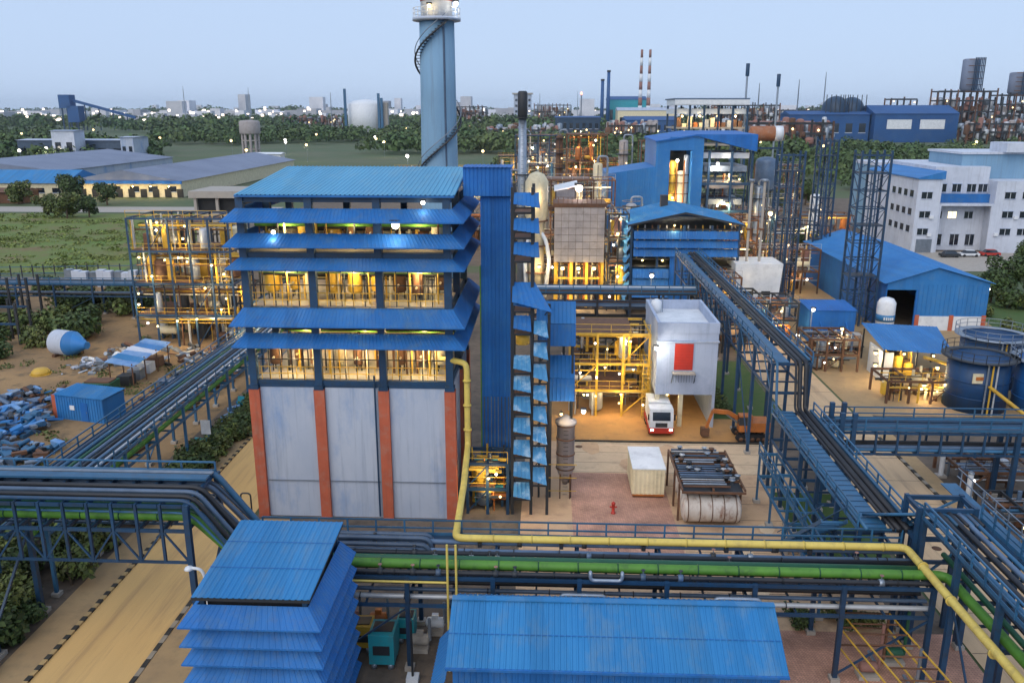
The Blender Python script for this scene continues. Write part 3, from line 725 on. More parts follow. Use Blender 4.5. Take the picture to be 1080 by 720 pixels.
lathe(t, 'shell', (1.65, 66.4, 0), [(.2, 1.2), (.75, 2.6), (.75, 6.7), (.9, 6.75), (.9, 7.0), (.1, 7.5)], 'panel', 16)
for q in range(4): bar(t, 'leg', (1.65 + .6 * math.cos(q * 1.57 + .78), 66.4 + .6 * math.sin(q * 1.57 + .78), 0), (1.65 + .6 * math.cos(q * 1.57 + .78), 66.4 + .6 * math.sin(q * 1.57 + .78), 3), .1, .1, 'steel_rust')
for z in (2.7, 4.0, 5.4, 6.6): lathe(t, 'ring', (1.65, 66.4, z), [(.74, 0), (.82, 0), (.82, .1), (.74, .1)], 'steel_rust', 16)
for k in range(18): bar(t, 'ladder_rung', (1.45, 65.55, .6 + k * .36), (1.85, 65.55, .6 + k * .36), .03, .03, 'steel_dark')
for z in (1.0, 2.2, 3.4): bar(t, 'handrail', (.2, 65.4, z), (2.6, 65.4, z), .05, .05, 'yellow')
lamp('warm lamp among the yellow pumps at the foot of the tower', -4.6, 62.0, 3.6, 160, 'warm', .12)
lamp('warm lamp under the blue hoods beside the grey silo', 1.2, 64.6, 8.2, 90, 'warm', .12)

# ------------------------------------------------------------------ louvred tower in front
t = thing('louvre_tower', 'squat tower of stacked blue louvres under a plain sloping blue roof', 'tower', (-14, 38, 0))
x0, x1, y0, y1 = -16.7, -11.3, 34.9, 41.3
slab(t, 'core', x0 + .35, x1 - .35, y0 + .35, y1 - .35, 0, 9.3, 'dark')
for x in (x0 + .2, x1 - .2):
    for y in (y0 + .2, y1 - .2): bar(t, 'post', (x, y, 0), (x, y, 9.6), .22, .22, 'steel_blue')
for k in range(8):
    zt = 9.15 - k * 1.02; zb = zt - .82; e = .75
    for a, b, c, d in (((x0, y0, zt), (x1, y0, zt), (x1 + e, y0 - e, zb), (x0 - e, y0 - e, zb)), ((x1, y0, zt), (x1, y1, zt), (x1 + e, y1 + e * .4, zb), (x1 + e, y0 - e, zb)),
                       ((x0, y1, zt), (x0, y0, zt), (x0 - e, y0 - e, zb), (x0 - e, y1 + e * .4, zb)), ((x1, y1, zt), (x0, y1, zt), (x0 - e, y1 + e * .4, zb), (x1 + e, y1 + e * .4, zb))):
        o = ribbed(t, 'louvre', a, b, c, d, 'louvre_blue', .25, .02)
        bar(o, 'edge_trim', Vector(d) - Vector((0, 0, .02)), Vector(c) - Vector((0, 0, .02)), .04, .07, 'louvre_blue')
ribbed(t, 'roof', (x0 - .2, y1 + .3, 10.15), (x1 + .15, y1 + .3, 10.15), (x1 + .15, y0 - .15, 9.62), (x0 - .2, y0 - .15, 9.62), 'roof_blue', .3, .03)
for a, b in (((x0 - .2, y0 - .15, 9.53), (x1 + .15, y0 - .15, 9.53)), ((x1 + .1, y0 - .1, 9.5), (x1 + .1, y1 + .3, 10.03)), ((x0 - .15, y0 - .1, 9.5), (x0 - .15, y1 + .3, 10.03))): bar(t, 'fascia', a, b, .07, .14, 'steel_dark')

for f_ in (.36, .7): bar(t, 'lap_seam', (x0 - .2, y0 - .15 + f_ * 6.75, 9.62 + f_ * .53 + .034), (x1 + .15, y0 - .15 + f_ * 6.75, 9.62 + f_ * .53 + .034), .05, .012, 'louvre_blue')
# ------------------------------------------------------------------ blue shed in front
t = thing('metal_shed', 'long blue gabled metal shed with ribbed roof in front of the rack', 'shed', (3.6, 39, 0))
xs0, xs1 = -4.85, 11.95
ribbed(t, 'roof_slope', (xs0, 38.9, 7.3), (xs1, 38.95, 7.3), (xs1, 35.55, 5.55), (xs0, 35.5, 5.55), 'roof_blue', .3, .04)
ribbed(t, 'roof_slope', (xs1, 38.95, 7.3), (xs0, 38.9, 7.3), (xs0, 42.0, 5.6), (xs1, 42.0, 5.6), 'roof_blue', .3, .04)
bar(t, 'ridge_cap', (xs0, 38.9, 7.32), (xs1, 38.95, 7.32), .4, .06, 'roof_blue')
ribbed(t, 'wall_sheet', (xs0 + .3, 35.95, 5.6), (xs1 - .3, 35.95, 5.6), (xs1 - .3, 35.94, 0), (xs0 + .3, 35.94, 0), 'louvre_blue', .3, .04)
ribbed(t, 'wall_sheet', (xs0 + .3, 41.6, 5.6), (xs1 - .3, 41.6, 5.6), (xs1 - .3, 41.6, 0), (xs0 + .3, 41.6, 0), 'louvre_blue', .3, .04)
for x in (xs0 + .3, xs1 - .3):
    mesh(t, 'gable_wall', [(x, 35.97, 0), (x, 41.58, 0), (x, 41.58, 5.72), (x, 38.9, 7.2), (x, 35.97, 5.7)], [(0, 1, 2, 3, 4)], 'shed_blue')
bar(t, 'lap_seam', (xs0, 37.1, 6.415), (xs1, 37.15, 6.415), .05, .014, 'louvre_blue')
bar(t, 'eave_gutter', (xs0, 35.45, 5.5), (xs1, 35.5, 5.5), .14, .12, 'louvre_blue')
ribbed(t, 'lean_to_roof', (xs0 - .1, 41.0, 4.4), (xs0 - .1, 36.0, 4.4), (xs0 - 1.0, 36.0, 3.4), (xs0 - 1.0, 41.0, 3.4), 'shed_blue', .3, .03)

t = thing('pipe_rack', 'dark blue pipe rack crossing before the white bags and the green field', 'pipe rack', (-72, 127, 0))
rack(t, 'x', -104, -60, 128, 131, (3.6, 5.4), 6.3, steel='steel_blue', rails=(127.9,))
for y, z in ((128.4, 5.7), (129, 5.7), (129.8, 5.75), (130.5, 5.7), (128.6, 3.9), (129.6, 3.9)): rod(t, 'pipe', (-105, y, z), (-59, y, z), .17, ('pipe_grey', 'steel_mid', 'pipe_black')[int(y * 10) % 3])

# valves and flanges along the long rack
t = long_rack
R6 = random.Random(8)
for k in range(26):
    x, (y, z, r) = R6.uniform(-16, 21), R6.choice(((45.55, 6.34, .13), (45.15, 6.36, .15), (44.75, 6.32, .11), (42.95, 6.36, .14), (46.5, 6.38, .17)))
    b = rod(t, 'valve_body', (x - .14, y, z), (x + .14, y, z), r + .07, R6.choice(('steel_dark', 'pipe_grey', 'galv')), 10)
    rod(b, 'stem', (x, y, z + r), (x, y, z + r + .32), .025, 'galv', 6)
    lathe(b, 'hand_wheel', (x, y, z + r + .3), [(.09, 0), (.12, 0), (.12, .03), (.09, .03)], R6.choice(('brickred', 'steel_dark', 'steel_dark')), 12)
for k in range(40):
    x, (y, z, r) = R6.uniform(-16, 21), R6.choice(((45.55, 6.34, .13), (45.15, 6.36, .15), (44.75, 6.32, .11), (42.95, 6.36, .14), (43.3, 4.56, .15), (44.1, 4.54, .13)))
    rod(t, 'flange', (x, y, z), (x + .05, y, z), r + .05, 'steel_dark', 12)

# ------------------------------------------------------------------ middle yard
t = thing('concrete_building', 'flat roofed grey concrete building with a red shutter on its upper floor', 'building', (14.4, 83.5, 0))
bx0, bx1, by0, by1 = 11.3, 17.5, 83.5, 94.5
slab(t, 'upper_wall', bx0, bx1, by0, by1, 3.6, 10.2, 'wall_blue_grey')
slab(t, 'side_wall', bx1 - .3, bx1 - .003, by0 + .003, by1, 0, 3.6, 'wall_blue_grey')
slab(t, 'rear_wall', bx0, bx1, by1 - .3, by1 - .003, 0, 3.6, 'cream')
for x in (bx0 + .25, 14.0): slab(t, 'pillar', x - .22, x + .22, by0 + .05, by0 + .5, 0, 3.6, 'cream')
slab(t, 'ledge', bx0 - .12, bx1 + .12, by0 - .14, by0 + .3, 9.25, 9.4, 'concrete')
for a, b, c, d in ((bx0 - .05, bx1 + .05, by0 - .06, by0 + .25), (bx0 - .05, bx1 + .05, by1 - .25, by1 + .06)): slab(t, 'parapet', a, b, c, d, 10.2, 11.3, 'wall_blue_grey')
for a, b in ((bx0 - .05, bx0 + .25), (bx1 - .25, bx1 + .05)): slab(t, 'parapet', a, b, by0 + .25, by1 - .25, 10.2, 11.3, 'wall_blue_grey')
slab(t, 'roof_slab', bx0 + .25, bx1 - .25, by0 + .25, by1 - .25, 10.2, 10.26, 'white')
s = slab(t, 'shutter', 13.1, 15.0, by0 - .08, by0 + .02, 6.3, 9.1, 'red')
for k in range(9): slab(s, 'slat', 13.12, 14.98, by0 - .11, by0 - .08, 6.4 + k * .3, 6.62 + k * .3, 'red')
slab(t, 'balcony', 12.9, 15.2, by0 - .9, by0 - .003, 6.0, 6.15, 'concrete_warm')
for k in range(9): bar(t, 'balcony_rail', (12.95 + k * .275, by0 - .88, 5.2), (12.95 + k * .275, by0 - .88, 6.0), .03, .03, 'steel_dark')
for x in (12.9, 15.2): bar(t, 'bracket', (x, by0 - .05, 4.9), (x, by0 - .85, 6.0), .06, .06, 'steel_dark')
for k in range(4): rod(t, 'pipe', (12.4 + k * .4, 86 + k, .1), (12.4 + k * .4, 86 + k, 3.5), .12, 'yellow', 8)
lamp('warm lamp under the raised floor of the grey concrete building', 12.8, 85.0, 3.1, 300, 'warm', .13)
t = thing('roof_tank', 'small pale water tank standing on the flat roof edge of the grey building', 'tank', (12.0, 92, 10.26))
lathe(t, 'shell', (12.2, 92.6, 10.26), [(.55, 0), (.6, .5), (.6, 1.2), (.2, 1.5)], 'white', 14)
rod(t, 'pipe', (12.9, 92.6, 10.26), (12.9, 92.6, 11.9), .05, 'galv', 8)

def platform(label, x0, x1, y0, y1, levels, steel, pm, seed, nx=3, group=None, dens=1.25, name='process_structure', glow=1, power=0, gs=0.11, grate=.8):
    """open steel process structure: columns, floors with handrails, vessels, exchangers and pipes"""
    R = random.Random(seed)
    t = thing(name, label, 'structure', ((x0 + x1) / 2, y0, 0), group)
    xs = [x0 + (x1 - x0) * i / (nx - 1) for i in range(nx)]
    zt = levels[-1]
    for x in xs:
        for y in (y0, y1): bar(t, 'column', (x, y, 0), (x, y, zt + .1), .24, .24, steel)
    for z in levels:
        for y in (y0, y1): bar(t, 'beam', (x0, y, z), (x1, y, z), .16, .26, steel)
        for x in xs: bar(t, 'beam', (x, y0 + .12, z), (x, y1 - .12, z), .16, .24, steel)
        if R.random() < grate: slab(t, 'grating', x0 + .1, x1 - .1 - R.random() * (x1 - x0) * .4, y0 + .15, y1 - .15, z + .13, z + .17, 'steel_rust')
        for h in (.55, 1.1): bar(t, 'handrail', (x0, y0 - .05, z + h), (x1, y0 - .05, z + h), .05, .05, pm[0])
        k = int((x1 - x0) / 1.8)
        for i in range(k + 1): bar(t, 'rail_post', (x0 + (x1 - x0) * i / k, y0 - .05, z), (x0 + (x1 - x0) * i / k, y0 - .05, z + 1.1), .05, .05, pm[0])
    zz = [0.0] + list(levels)
    for a, b in zip(zz, zz[1:]):
        i = R.randrange(nx - 1)
        bar(t, 'brace', (xs[i], y0, a + .2), (xs[i + 1], y0, b - .1), .1, .1, steel)
        for q in range(int((x1 - x0) * .28 * dens) + 1):
            cx, cy = R.uniform(x0 + .8, x1 - .8), R.uniform(y0 + .9, y1 - .9)
            h = (b - a) * R.uniform(.45, .8); r = min(R.uniform(.4, .9), h * .4)
            if R.random() < .6:
                lathe(t, 'vessel', (cx, cy, a + .15), dome(r, r * .5, h), R.choice(pm), 12)
            else:
                l = R.uniform(1.2, 2.6); lathe(t, 'exchanger', (cx - l / 2, cy, a + r + .4), dome(r * .7, 0, l, k=3), R.choice(pm), 10, 'x')
                for e in (-.3, .3): slab(t, 'saddle', cx + l * e - .1, cx + l * e + .1, cy - r * .5, cy + r * .5, a + .05, a + r * .6 + .4, steel)
        for q in range(int((x1 - x0) * .55 * dens) + 2):
            x, y = R.uniform(x0, x1), R.uniform(y0 + .2, y1)
            rod(t, 'riser', (x, y, a), (x, y, b + R.uniform(-.4, .6)), R.choice((.06, .09, .13, .18)), R.choice(pm), 8)
        for q in range(int(3 * dens) + 1):
            y, z = R.uniform(y0 + .1, y1), a + (b - a) * R.uniform(.55, .9)
            rod(t, 'pipe', (x0 + R.uniform(0, 1), y, z), (x1 - R.uniform(0, 1), y, z), R.choice((.07, .1, .15)), R.choice(pm), 8)
        for q in range(glow):
            x, z = R.uniform(x0 + .4, x1 - .4), a + (b - a) * R.uniform(.5, .85)
            lathe(t, 'bulkhead_light', (x, y0 - .25, z), [(.02, -gs), (gs * .8, -gs * .5), (gs, 0), (gs * .8, gs * .5), (.02, gs)], R.choice(('lamp_warm', 'lamp_warm', 'lamp_white')), 10)
        if power: point(t, (R.uniform(x0 + 1, x1 - 1), y0 + .6, b - .5), power, WARM, .25)
    return t
YEL = ('yellow', 'cream', 'yellow', 'pipe_pale', 'steel_rust', 'steel_dark')
MIX = ('pipe_pale', 'cream', 'galv', 'steel_rust', 'yellow', 'pipe_grey', 'brickred')
DRK = ('pipe_grey', 'steel_rust', 'galv', 'steel_mid', 'pipe_pale', 'steel_rust')

platform('yellow pumps and pipes crowded at the foot of the deep blue tower', -6.4, -3.1, 62.9, 66.2, (2.2, 4.4), 'steel_blue', ('yellow', 'yellow', 'orange', 'teal', 'steel_dark', 'galv'), 14, 3, glow=1, power=90, dens=3.0, grate=.3)
platform('yellow lit pipe platform attached to the side of the grey concrete building', 2.6, 10.9, 86.5, 93.5, (2.9, 5.9, 9.2), 'yellow', YEL, 11, 4, glow=4, power=120)
for x, z in ((4.0, 2.6), (8.0, 2.7), (6.2, 5.7), (9.2, 5.5), (8.8, 8.6)):
    lamp('warm lamp on the yellow pipe platform beside the grey building', x, 86.0, z, 110, 'warm', .13, 'lamps on the yellow pipe platform')
platform('low tangle of dark pipes and vessels behind the blue hoods', 3.0, 11.0, 97, 103, (3.0, 6.0), 'steel_dark', MIX, 12, 4, glow=2, power=60)
t = thing('stair_flight', 'narrow dark steel ladder stair in front of the yellow pipe platform', 'stairs', (10.9, 85, 0))
for k in range(14): bar(t, 'tread', (10.3, 85.9 - .0 * k, .4 + k * .42), (11.0, 85.9, .4 + k * .42), .25, .04, 'yellow')
for x in (10.25, 11.05): bar(t, 'stringer', (x, 85.9, 0), (x, 85.9, 6.5), .06, .2, 'yellow')

def hull(par, name, prof, x0, x1, m):
    """closed solid: side outline [(y, z)] swept across x"""
    n = len(prof)
    v = [(x0, y, z) for y, z in prof] + [(x1, y, z) for y, z in prof]
    f = [tuple(range(n)), tuple(reversed(range(n, 2 * n)))] + [(i, n + i, n + (i + 1) % n, (i + 1) % n) for i in range(n)]
    return mesh(par, name, v, f, m)

def wheel(par, c, r, w, axis='x'):
    o = lathe(par, 'wheel', (c[0] - w / 2, c[1], c[2]), [(r * .5, 0), (r * .95, 0), (r, w * .2), (r, w * .8), (r * .95, w), (r * .5, w)], 'dark', 16, axis)
    lathe(o, 'rim', (c[0] - w / 2 - .012, c[1], c[2]), [(.02, 0), (r * .5, .01), (r * .5, w + .014), (.02, w + .024)], 'galv', 12, axis)
    return o

t = thing('tank_truck', 'white truck with red lower body parked before the grey concrete building', 'truck', (11.8, 81, 0))
hull(t, 'cab', [(80.6, .55), (80.6, 1.7), (80.85, 2.9), (82.4, 2.9), (82.4, .55)], 10.5, 12.9, 'white')
hull(t, 'bumper', [(80.5, .4), (80.5, .95), (80.7, .98), (82.5, .98), (82.5, .4)], 10.45, 12.95, 'red')
hull(t, 'windscreen', [(80.6, 1.75), (80.57, 1.75), (80.78, 2.6), (80.84, 2.6)], 10.8, 12.6, 'glass')
slab(t, 'body', 10.6, 12.8, 82.6, 85.6, 1.0, 3.0, 'white')
slab(t, 'side_skirt', 10.5, 12.9, 82.6, 85.6, .5, .98, 'red')
for x in (10.38, 13.02): bar(t, 'mirror', (x, 80.7, 1.8), (x, 80.7, 2.4), .12, .18, 'dark')
slab(t, 'grille', 11.1, 12.3, 80.56, 80.6, 1.05, 1.5, 'steel_dark')
for x in (10.65, 12.75):
    for y in (81.5, 84.2, 85.1): wheel(t, (x, y, .5), .5, .28)
for x in (10.75, 12.65): slab(t, 'headlight', x - .14, x + .14, 80.46, 80.5, .7, .88, 'lamp_white')

t = thing('shipping_container', 'cream box container with pale roof standing on the brick apron', 'container', (8.8, 66.4, 0))
slab(t, 'body', 7.45, 10.15, 66.4, 71.2, .25, 2.65, 'cream')
slab(t, 'roof', 7.38, 10.22, 66.33, 71.27, 2.65, 2.75, 'white')
slab(t, 'skid', 7.5, 10.1, 66.5, 71.1, 0, .25, 'steel_rust')
for k in range(12): slab(t, 'rib', 7.4, 7.45, 66.6 + k * .38, 66.75 + k * .38, .3, 2.6, 'cream')
for k in range(7): slab(t, 'rib', 7.6 + k * .36, 7.74 + k * .36, 66.35, 66.4, .3, 2.6, 'cream')
slab(t, 'base_rail', 7.42, 10.18, 66.34, 66.42, .22, .36, 'orange')

t = thing('tank_skid', 'white rusty horizontal tank inside a brown pipe frame with a gridded top', 'tank', (13.2, 62, 0))
lathe(t, 'tank_shell', (10.85, 62.0, 1.4), dome(1.12, .35, 4.45, s=.3), 'rust_white', 22, 'x')
slab(t, 'top_plate', 10.8, 15.6, 61.2, 69.0, 3.05, 3.11, 'steel_dark')
for k in range(5): lathe(t, 'band', (11.3 + k * .95, 62.0, 1.4), [(1.14, -.03), (1.175, -.03), (1.175, .03), (1.14, .03)], 'steel_rust', 22, 'x')
for x in (10.75, 13.2, 15.65):
    for y in (62.4, 65.0, 69.0): bar(t, 'post', (x, y, 0), (x, y, 3.25), .16, .16, 'steel_rust')
for y in (60.9, 63.1, 65.0, 67.0, 69.0): bar(t, 'top_beam', (10.7, y, 3.2), (15.7, y, 3.2), .14, .16, 'steel_rust')
for x in (10.75, 13.2, 15.65): bar(t, 'top_beam', (x, 61, 3.36), (x, 69.1, 3.36), .14, .14, 'steel_rust')
R3 = random.Random(5)
for k in range(26): rod(t, 'manifold', (10.9, 61.4 + k * .29, 3.5 + .08 * (k % 3)), (15.5 - R3.random() * 1.5, 61.4 + k * .29, 3.5 + .08 * (k % 3)), R3.choice((.05, .07, .09)), R3.choice(('galv', 'pipe_grey', 'steel_rust', 'pipe_pale')), 8)
for k in range(22):
    x, y = R3.uniform(11, 15.4), R3.uniform(61.6, 68.8)
    lathe(t, 'valve', (x, y, 3.55), [(.01, 0), (.16, .03), (.16, .3), (.26, .32), (.26, .36), (.01, .4)], R3.choice(('galv', 'pipe_pale', 'steel_dark', 'steel_rust')), 8)
for y in (64.4, 67.0): lathe(t, 'tank_shell', (10.9, y, 1.3), dome(.9, .35, 4.25, s=.3), 'rust_white', 16, 'x')

t = thing('excavator', 'orange excavator with its boom stretched across the orange apron', 'excavator', (20.6, 80.4, 0))
for y in (79.6, 81.6):
    v = [(19.0, .35), (19.3, .05), (22.0, .05), (22.3, .35), (22.1, .8), (19.2, .8)]
    n = len(v); vv = [(a, y - .28, b) for a, b in v] + [(a, y + .28, b) for a, b in v]
    tk = mesh(t, 'track', vv, [tuple(range(n)), tuple(reversed(range(n, 2 * n)))] + [(i, n + i, n + (i + 1) % n, (i + 1) % n) for i in range(n)], 'dark')
    for k in range(5): lathe(tk, 'roller', (19.5 + k * .57, y - .3, .36), [(.02, 0), (.22, 0), (.22, .6), (.02, .6)], 'steel_rust', 10, 'y')
lathe(t, 'turntable', (20.6, 80.6, .8), [(.7, 0), (.7, .25), (.01, .26)], 'steel_dark', 16)
slab(t, 'engine_deck', 20.4, 22.4, 79.6, 81.7, 1.05, 2.0, 'orange')
slab(t, 'counterweight', 22.3, 22.8, 79.7, 81.6, 1.0, 1.8, 'steel_dark')
c = slab(t, 'cab', 19.3, 20.6, 79.6, 80.6, 1.05, 2.75, 'orange')
slab(c, 'window', 19.27, 20.3, 79.57, 80.4, 1.75, 2.6, 'glass')
bm = [((20.3, 81.0, 1.5), (18.4, 80.8, 2.7)), ((18.4, 80.8, 2.7), (16.8, 80.6, 2.9))]
for p, q in bm: bar(t, 'boom', p, q, .32, .42, 'orange')
bar(t, 'stick', (16.8, 80.6, 2.95), (16.2, 80.6, 1.0), .24, .3, 'orange')
rod(t, 'ram', (19.6, 80.9, 1.4), (18.2, 80.8, 2.5), .09, 'galv', 8)
hull(t, 'bucket', [(80.2, 1.1), (81.0, 1.1), (81.0, .25), (80.2, .3)], 15.7, 16.5, 'steel_rust')

for i, (x, y, lab) in enumerate(((5.6, 63.4, 'small red upright hydrant on the brick apron'), (5.4, 52.6, 'small red upright hydrant behind the long rack'))):
    t = thing('hydrant', lab, 'hydrant', (x, y, 0))
    lathe(t, 'barrel', (x, y, 0), [(.2, 0), (.2, .08), (.13, .1), (.13, .8), (.17, .82), (.17, .95), (.02, 1.1)], 'red', 12)
    rod(t, 'outlet', (x - .3, y, .6), (x + .3, y, .6), .07, 'red', 8)

for i, (x, y, m, lab) in enumerate(((-9.6, 43.2, 'teal', 'teal cabinet compressor with round feet in the gap beside the louvred tower'), (-8.6, 45.6, 'teal', 'smaller teal machine cabinet under the long rack'), (-11.1, 44.6, 'yellow', 'yellow machine with a dark panel under the long rack'))):
    s = (1.0, .7, .75)[i]
    t = thing('compressor', lab, 'machine', (x, y, 0))
    slab(t, 'cabinet', x - .75 * s, x + .75 * s, y - .6 * s, y + 1.1 * s, .35, 2.0 * s + .3, m)
    slab(t, 'panel', x - .5 * s, x + .5 * s, y - .64 * s, y - .6 * s, 1.0 * s, 1.6 * s, 'steel_dark')
    slab(t, 'louvre', x - .6 * s, x + .6 * s, y - .2, y + .8 * s, 2.0 * s + .3, 2.0 * s + .36, 'steel_dark')
    for a in (-.5, .5):
        for b in (-.4, .9): lathe(t, 'foot', (x + a * s, y + b * s, 0), [(.2, 0), (.2, .3), (.12, .36)], 'galv', 10)
t = thing('lamp_stand', 'thin black post on a white block between the tower and the shed', 'post', (-7.6, 41.6, 0))
rod(t, 'mast', (-7.6, 41.6, .4), (-7.6, 41.6, 4.0), .07, 'steel_dark', 8); slab(t, 'footing', -7.95, -7.25, 41.25, 41.95, 0, .4, 'white')
for i, (x, y, m) in enumerate(((-6.9, 46.4, 'white'), (-7.6, 44.6, 'concrete_warm'), (-10.6, 46.8, 'orange'), (-12.4, 46.9, 'brickred'))):
    t = thing('pump', ('white pump block behind the shed corner', 'grey pump block near the black post', 'orange pump under the long rack', 'dull red pump under the long rack beside the tower')[i], 'pump', (x, y, 0))
    slab(t, 'plinth', x - .5, x + .5, y - .4, y + .4, 0, .3, 'concrete_warm')
    lathe(t, 'motor', (x - .55, y, .75), dome(.34, .1, 1.0, k=3), m, 12, 'x')
    slab(t, 'terminal_box', x - .2, x + .2, y - .15, y + .15, 1.05, 1.35, m)
    rod(t, 'discharge', (x + .6, y, .7), (x + .6, y, 2.2), .1, 'galv', 8)

# frames with yellow bars in the paved corner
t = thing('loading_frame', 'yellow railed loading frame standing on the pink paving', 'frame', (19, 41, 0))
for x, y in ((17.6, 44.5), (20.4, 44.5), (18.6, 38.0), (21.2, 38.0)): bar(t, 'post', (x, y, 0), (x, y, 3.4), .12, .12, 'steel_rust')
for z in (1.2, 2.4, 3.4):
    bar(t, 'side_rail', (17.6, 44.5, z), (18.6, 38.0, z), .07, .07, 'yellow'); bar(t, 'side_rail', (20.4, 44.5, z), (21.2, 38.0, z), .08, .08, 'yellow')
    bar(t, 'cross_rail', (17.6, 44.5, z), (20.4, 44.5, z), .08, .08, 'steel_rust')
for k in range(6): bar(t, 'rung', (17.8 + k * .15, 43.4 - k, 3.4), (20.55 + k * .14, 43.4 - k, 3.4), .07, .07, 'steel_rust')
for i, (x, y, m, lab) in enumerate(((19.0, 43.2, 'brickred', 'dull red motor on the pink paving under the yellow frame'), (21.0, 44.6, 'pipe_dkgreen', 'dark green valve set on the pink paving below the junction'), (20.2, 41.0, 'galv', 'grey motor on the pink paving under the yellow frame'))):
    t = thing('pump', lab, 'pump', (x, y, 0))
    slab(t, 'plinth', x - .6, x + .6, y - .4, y + .4, 0, .25, 'concrete_warm')
    lathe(t, 'motor', (x - .5, y, .7), dome(.32, .1, .9, k=3), m, 12, 'x')
    rod(t, 'discharge', (x + .6, y, .6), (x + .6, y, 3.5), .1, m, 8); rod(t, 'suction', (x + .6, y, .6), (x + .6, y + 1.6, .6), .1, 'galv', 8)

lamp('floodlight on the corner of the grey concrete building facing the yard', 11.0, 82.0, 9.0, 420, 'white', .2, drop=.2)
lamp('floodlight under the blue hoods facing the yard', 3.0, 64.2, 8.6, 230, 'white', .18, drop=.2)
# ------------------------------------------------------------------ second process building
t = thing('process_building', 'blue gabled process building with three long louvre bands behind the pipe rack', 'building', (21.6, 135, 0))
gx0, gx1, gy0, gy1, rx = 13.3, 30.3, 134.5, 152, 21.6
ribbed(t, 'roof_slope', (rx, gy0 - .8, 16.75), (rx, gy1, 16.75), (gx0 - .7, gy1, 14.7), (gx0 - .7, gy0 - .8, 14.7), 'roof_blue', .5, .05)
ribbed(t, 'roof_slope', (rx, gy1, 16.75), (rx, gy0 - .8, 16.75), (gx1 + .7, gy0 - .8, 14.75), (gx1 + .7, gy1, 14.75), 'roof_blue', .5, .05)
bar(t, 'fascia', (gx0 - .7, gy0 - .85, 14.6), (rx, gy0 - .85, 16.62), .1, .3, 'steel_dark'); bar(t, 'fascia', (rx, gy0 - .85, 16.62), (gx1 + .7, gy0 - .85, 14.65), .1, .3, 'steel_dark')
for x in (gx0, 17.5, rx, 26, gx1):
    for y in (gy0, gy1 - .3): bar(t, 'column', (x, y, 0), (x, y, 14.6), .35, .35, 'steel_blue')
for zt, zb in ((13.7, 12.5), (12.2, 11.1), (10.9, 9.7)): ribbed(t, 'louvre', (gx0 + .3, gy0 - .25, zt), (gx1 - .2, gy0 - .25, zt), (gx1 - .2, gy0 - .9, zb), (gx0 + .3, gy0 - .9, zb), 'louvre_blue', .4, .04)
for zt, zb in ((7.6, 6.2), (6.0, 4.6), (4.4, 3.0)): ribbed(t, 'louvre', (gx0 + .3, gy0 - .25, zt), (19.4, gy0 - .25, zt), (19.4, gy0 - .9, zb), (gx0 + .3, gy0 - .9, zb), 'louvre_blue', .4, .04)
ribbed(t, 'wall_sheet', (19.5, gy0 - .3, 9.7), (23.2, gy0 - .3, 9.7), (23.2, gy0 - .3, 0), (19.5, gy0 - .3, 0), 'clad_blue', .4, .04)
for k in range(9):
    zt = 14.2 - k * 1.5; ribbed(t, 'side_louvre', (gx0 - .1, gy1, zt), (gx0 - .1, gy0, zt), (gx0 - 1.0, gy0 - .3, zt - 1.2), (gx0 - 1.0, gy1, zt - 1.2), 'shed_blue', .5, .04)
for z in (8.0, 9.2, 14.0): slab(t, 'floor_plate', gx0 + .3, gx1 - .3, gy0 + .3, gy1 - .5, z - .2, z, 'steel_dark')
slab(t, 'rear_wall', gx0 + .2, gx1 - .2, gy1 - .25, gy1, 0, 14.5, 'clad_blue')
slab(t, 'vent_stack', rx - 2.4, rx - 1.2, 146, 147.5, 16.0, 18.2, 'steel_dark')
for k in range(14): rod(t, 'pipe', (gx0 + 1 + k * 1.15, gy0 + .8, 9.2), (gx0 + 1 + k * 1.15, gy0 + .8, 14.5), .12, ('yellow', 'pipe_pale', 'steel_rust')[k % 3], 8)
bar(t, 'green_pipe', (gx0 - .6, gy0 - 1.2, 1.9), (26, gy0 - 1.2, 1.9), .3, .3, 'pipe_dkgreen')
for x in (15.2, 18.4): lamp('warm lamp in the open slot below the louvre bands of the gabled building', x, gy0 + .4, 8.9, 160, 'warm', .18, 'lamps in the gabled building')
lamp('white lamp on a pole before the lower louvres of the gabled building', 16.4, 131.5, 7.0, 60, 'white', .3, pole=7.0)
lamp('warm lamp right under the gable of the second process building', 20.0, gy0 - .2, 14.6, 120, 'warm', .15)

t = thing('clad_building', 'stepped plain blue clad building with a tall lit opening and projecting roof', 'building', (26, 172, 0))
ribbed(t, 'low_wall', (11.7, 172, 20.0), (21.2, 172, 21.4), (21.2, 172, 0), (11.7, 172, 0), 'shed_blue', .5, .05)
mesh(t, 'low_block', [(11.7, 172.1, 0), (21.2, 172.1, 0), (21.2, 172.1, 21.35), (11.7, 172.1, 19.95), (11.7, 190, 0), (21.2, 190, 0), (21.2, 190, 21.35), (11.7, 190, 19.95)],
     [(0, 1, 2, 3), (7, 6, 5, 4), (0, 3, 7, 4), (3, 2, 6, 7), (1, 5, 6, 2)], 'shed_blue')
mesh(t, 'high_front', [(21.2, 172, 0), (24.0, 172, 0), (24.0, 172, 27.0), (21.2, 172, 26.3)], [(0, 1, 2, 3)], 'shed_blue')
slab(t, 'high_side', 21.2, 24.0, 172.05, 192, 0, 26.3, 'shed_blue')
slab(t, 'high_front', 28.4, 30.6, 172, 192, 0, 27.4, 'shed_blue')
slab(t, 'lintel', 24.0, 28.4, 172, 173, 24.6, 27.2, 'shed_blue')
slab(t, 'sill_wall', 24.0, 28.4, 172.0, 173, 0, 13.6, 'clad_blue')
slab(t, 'recess_back', 24.0, 28.4, 180, 180.4, 13, 25, 'dark')
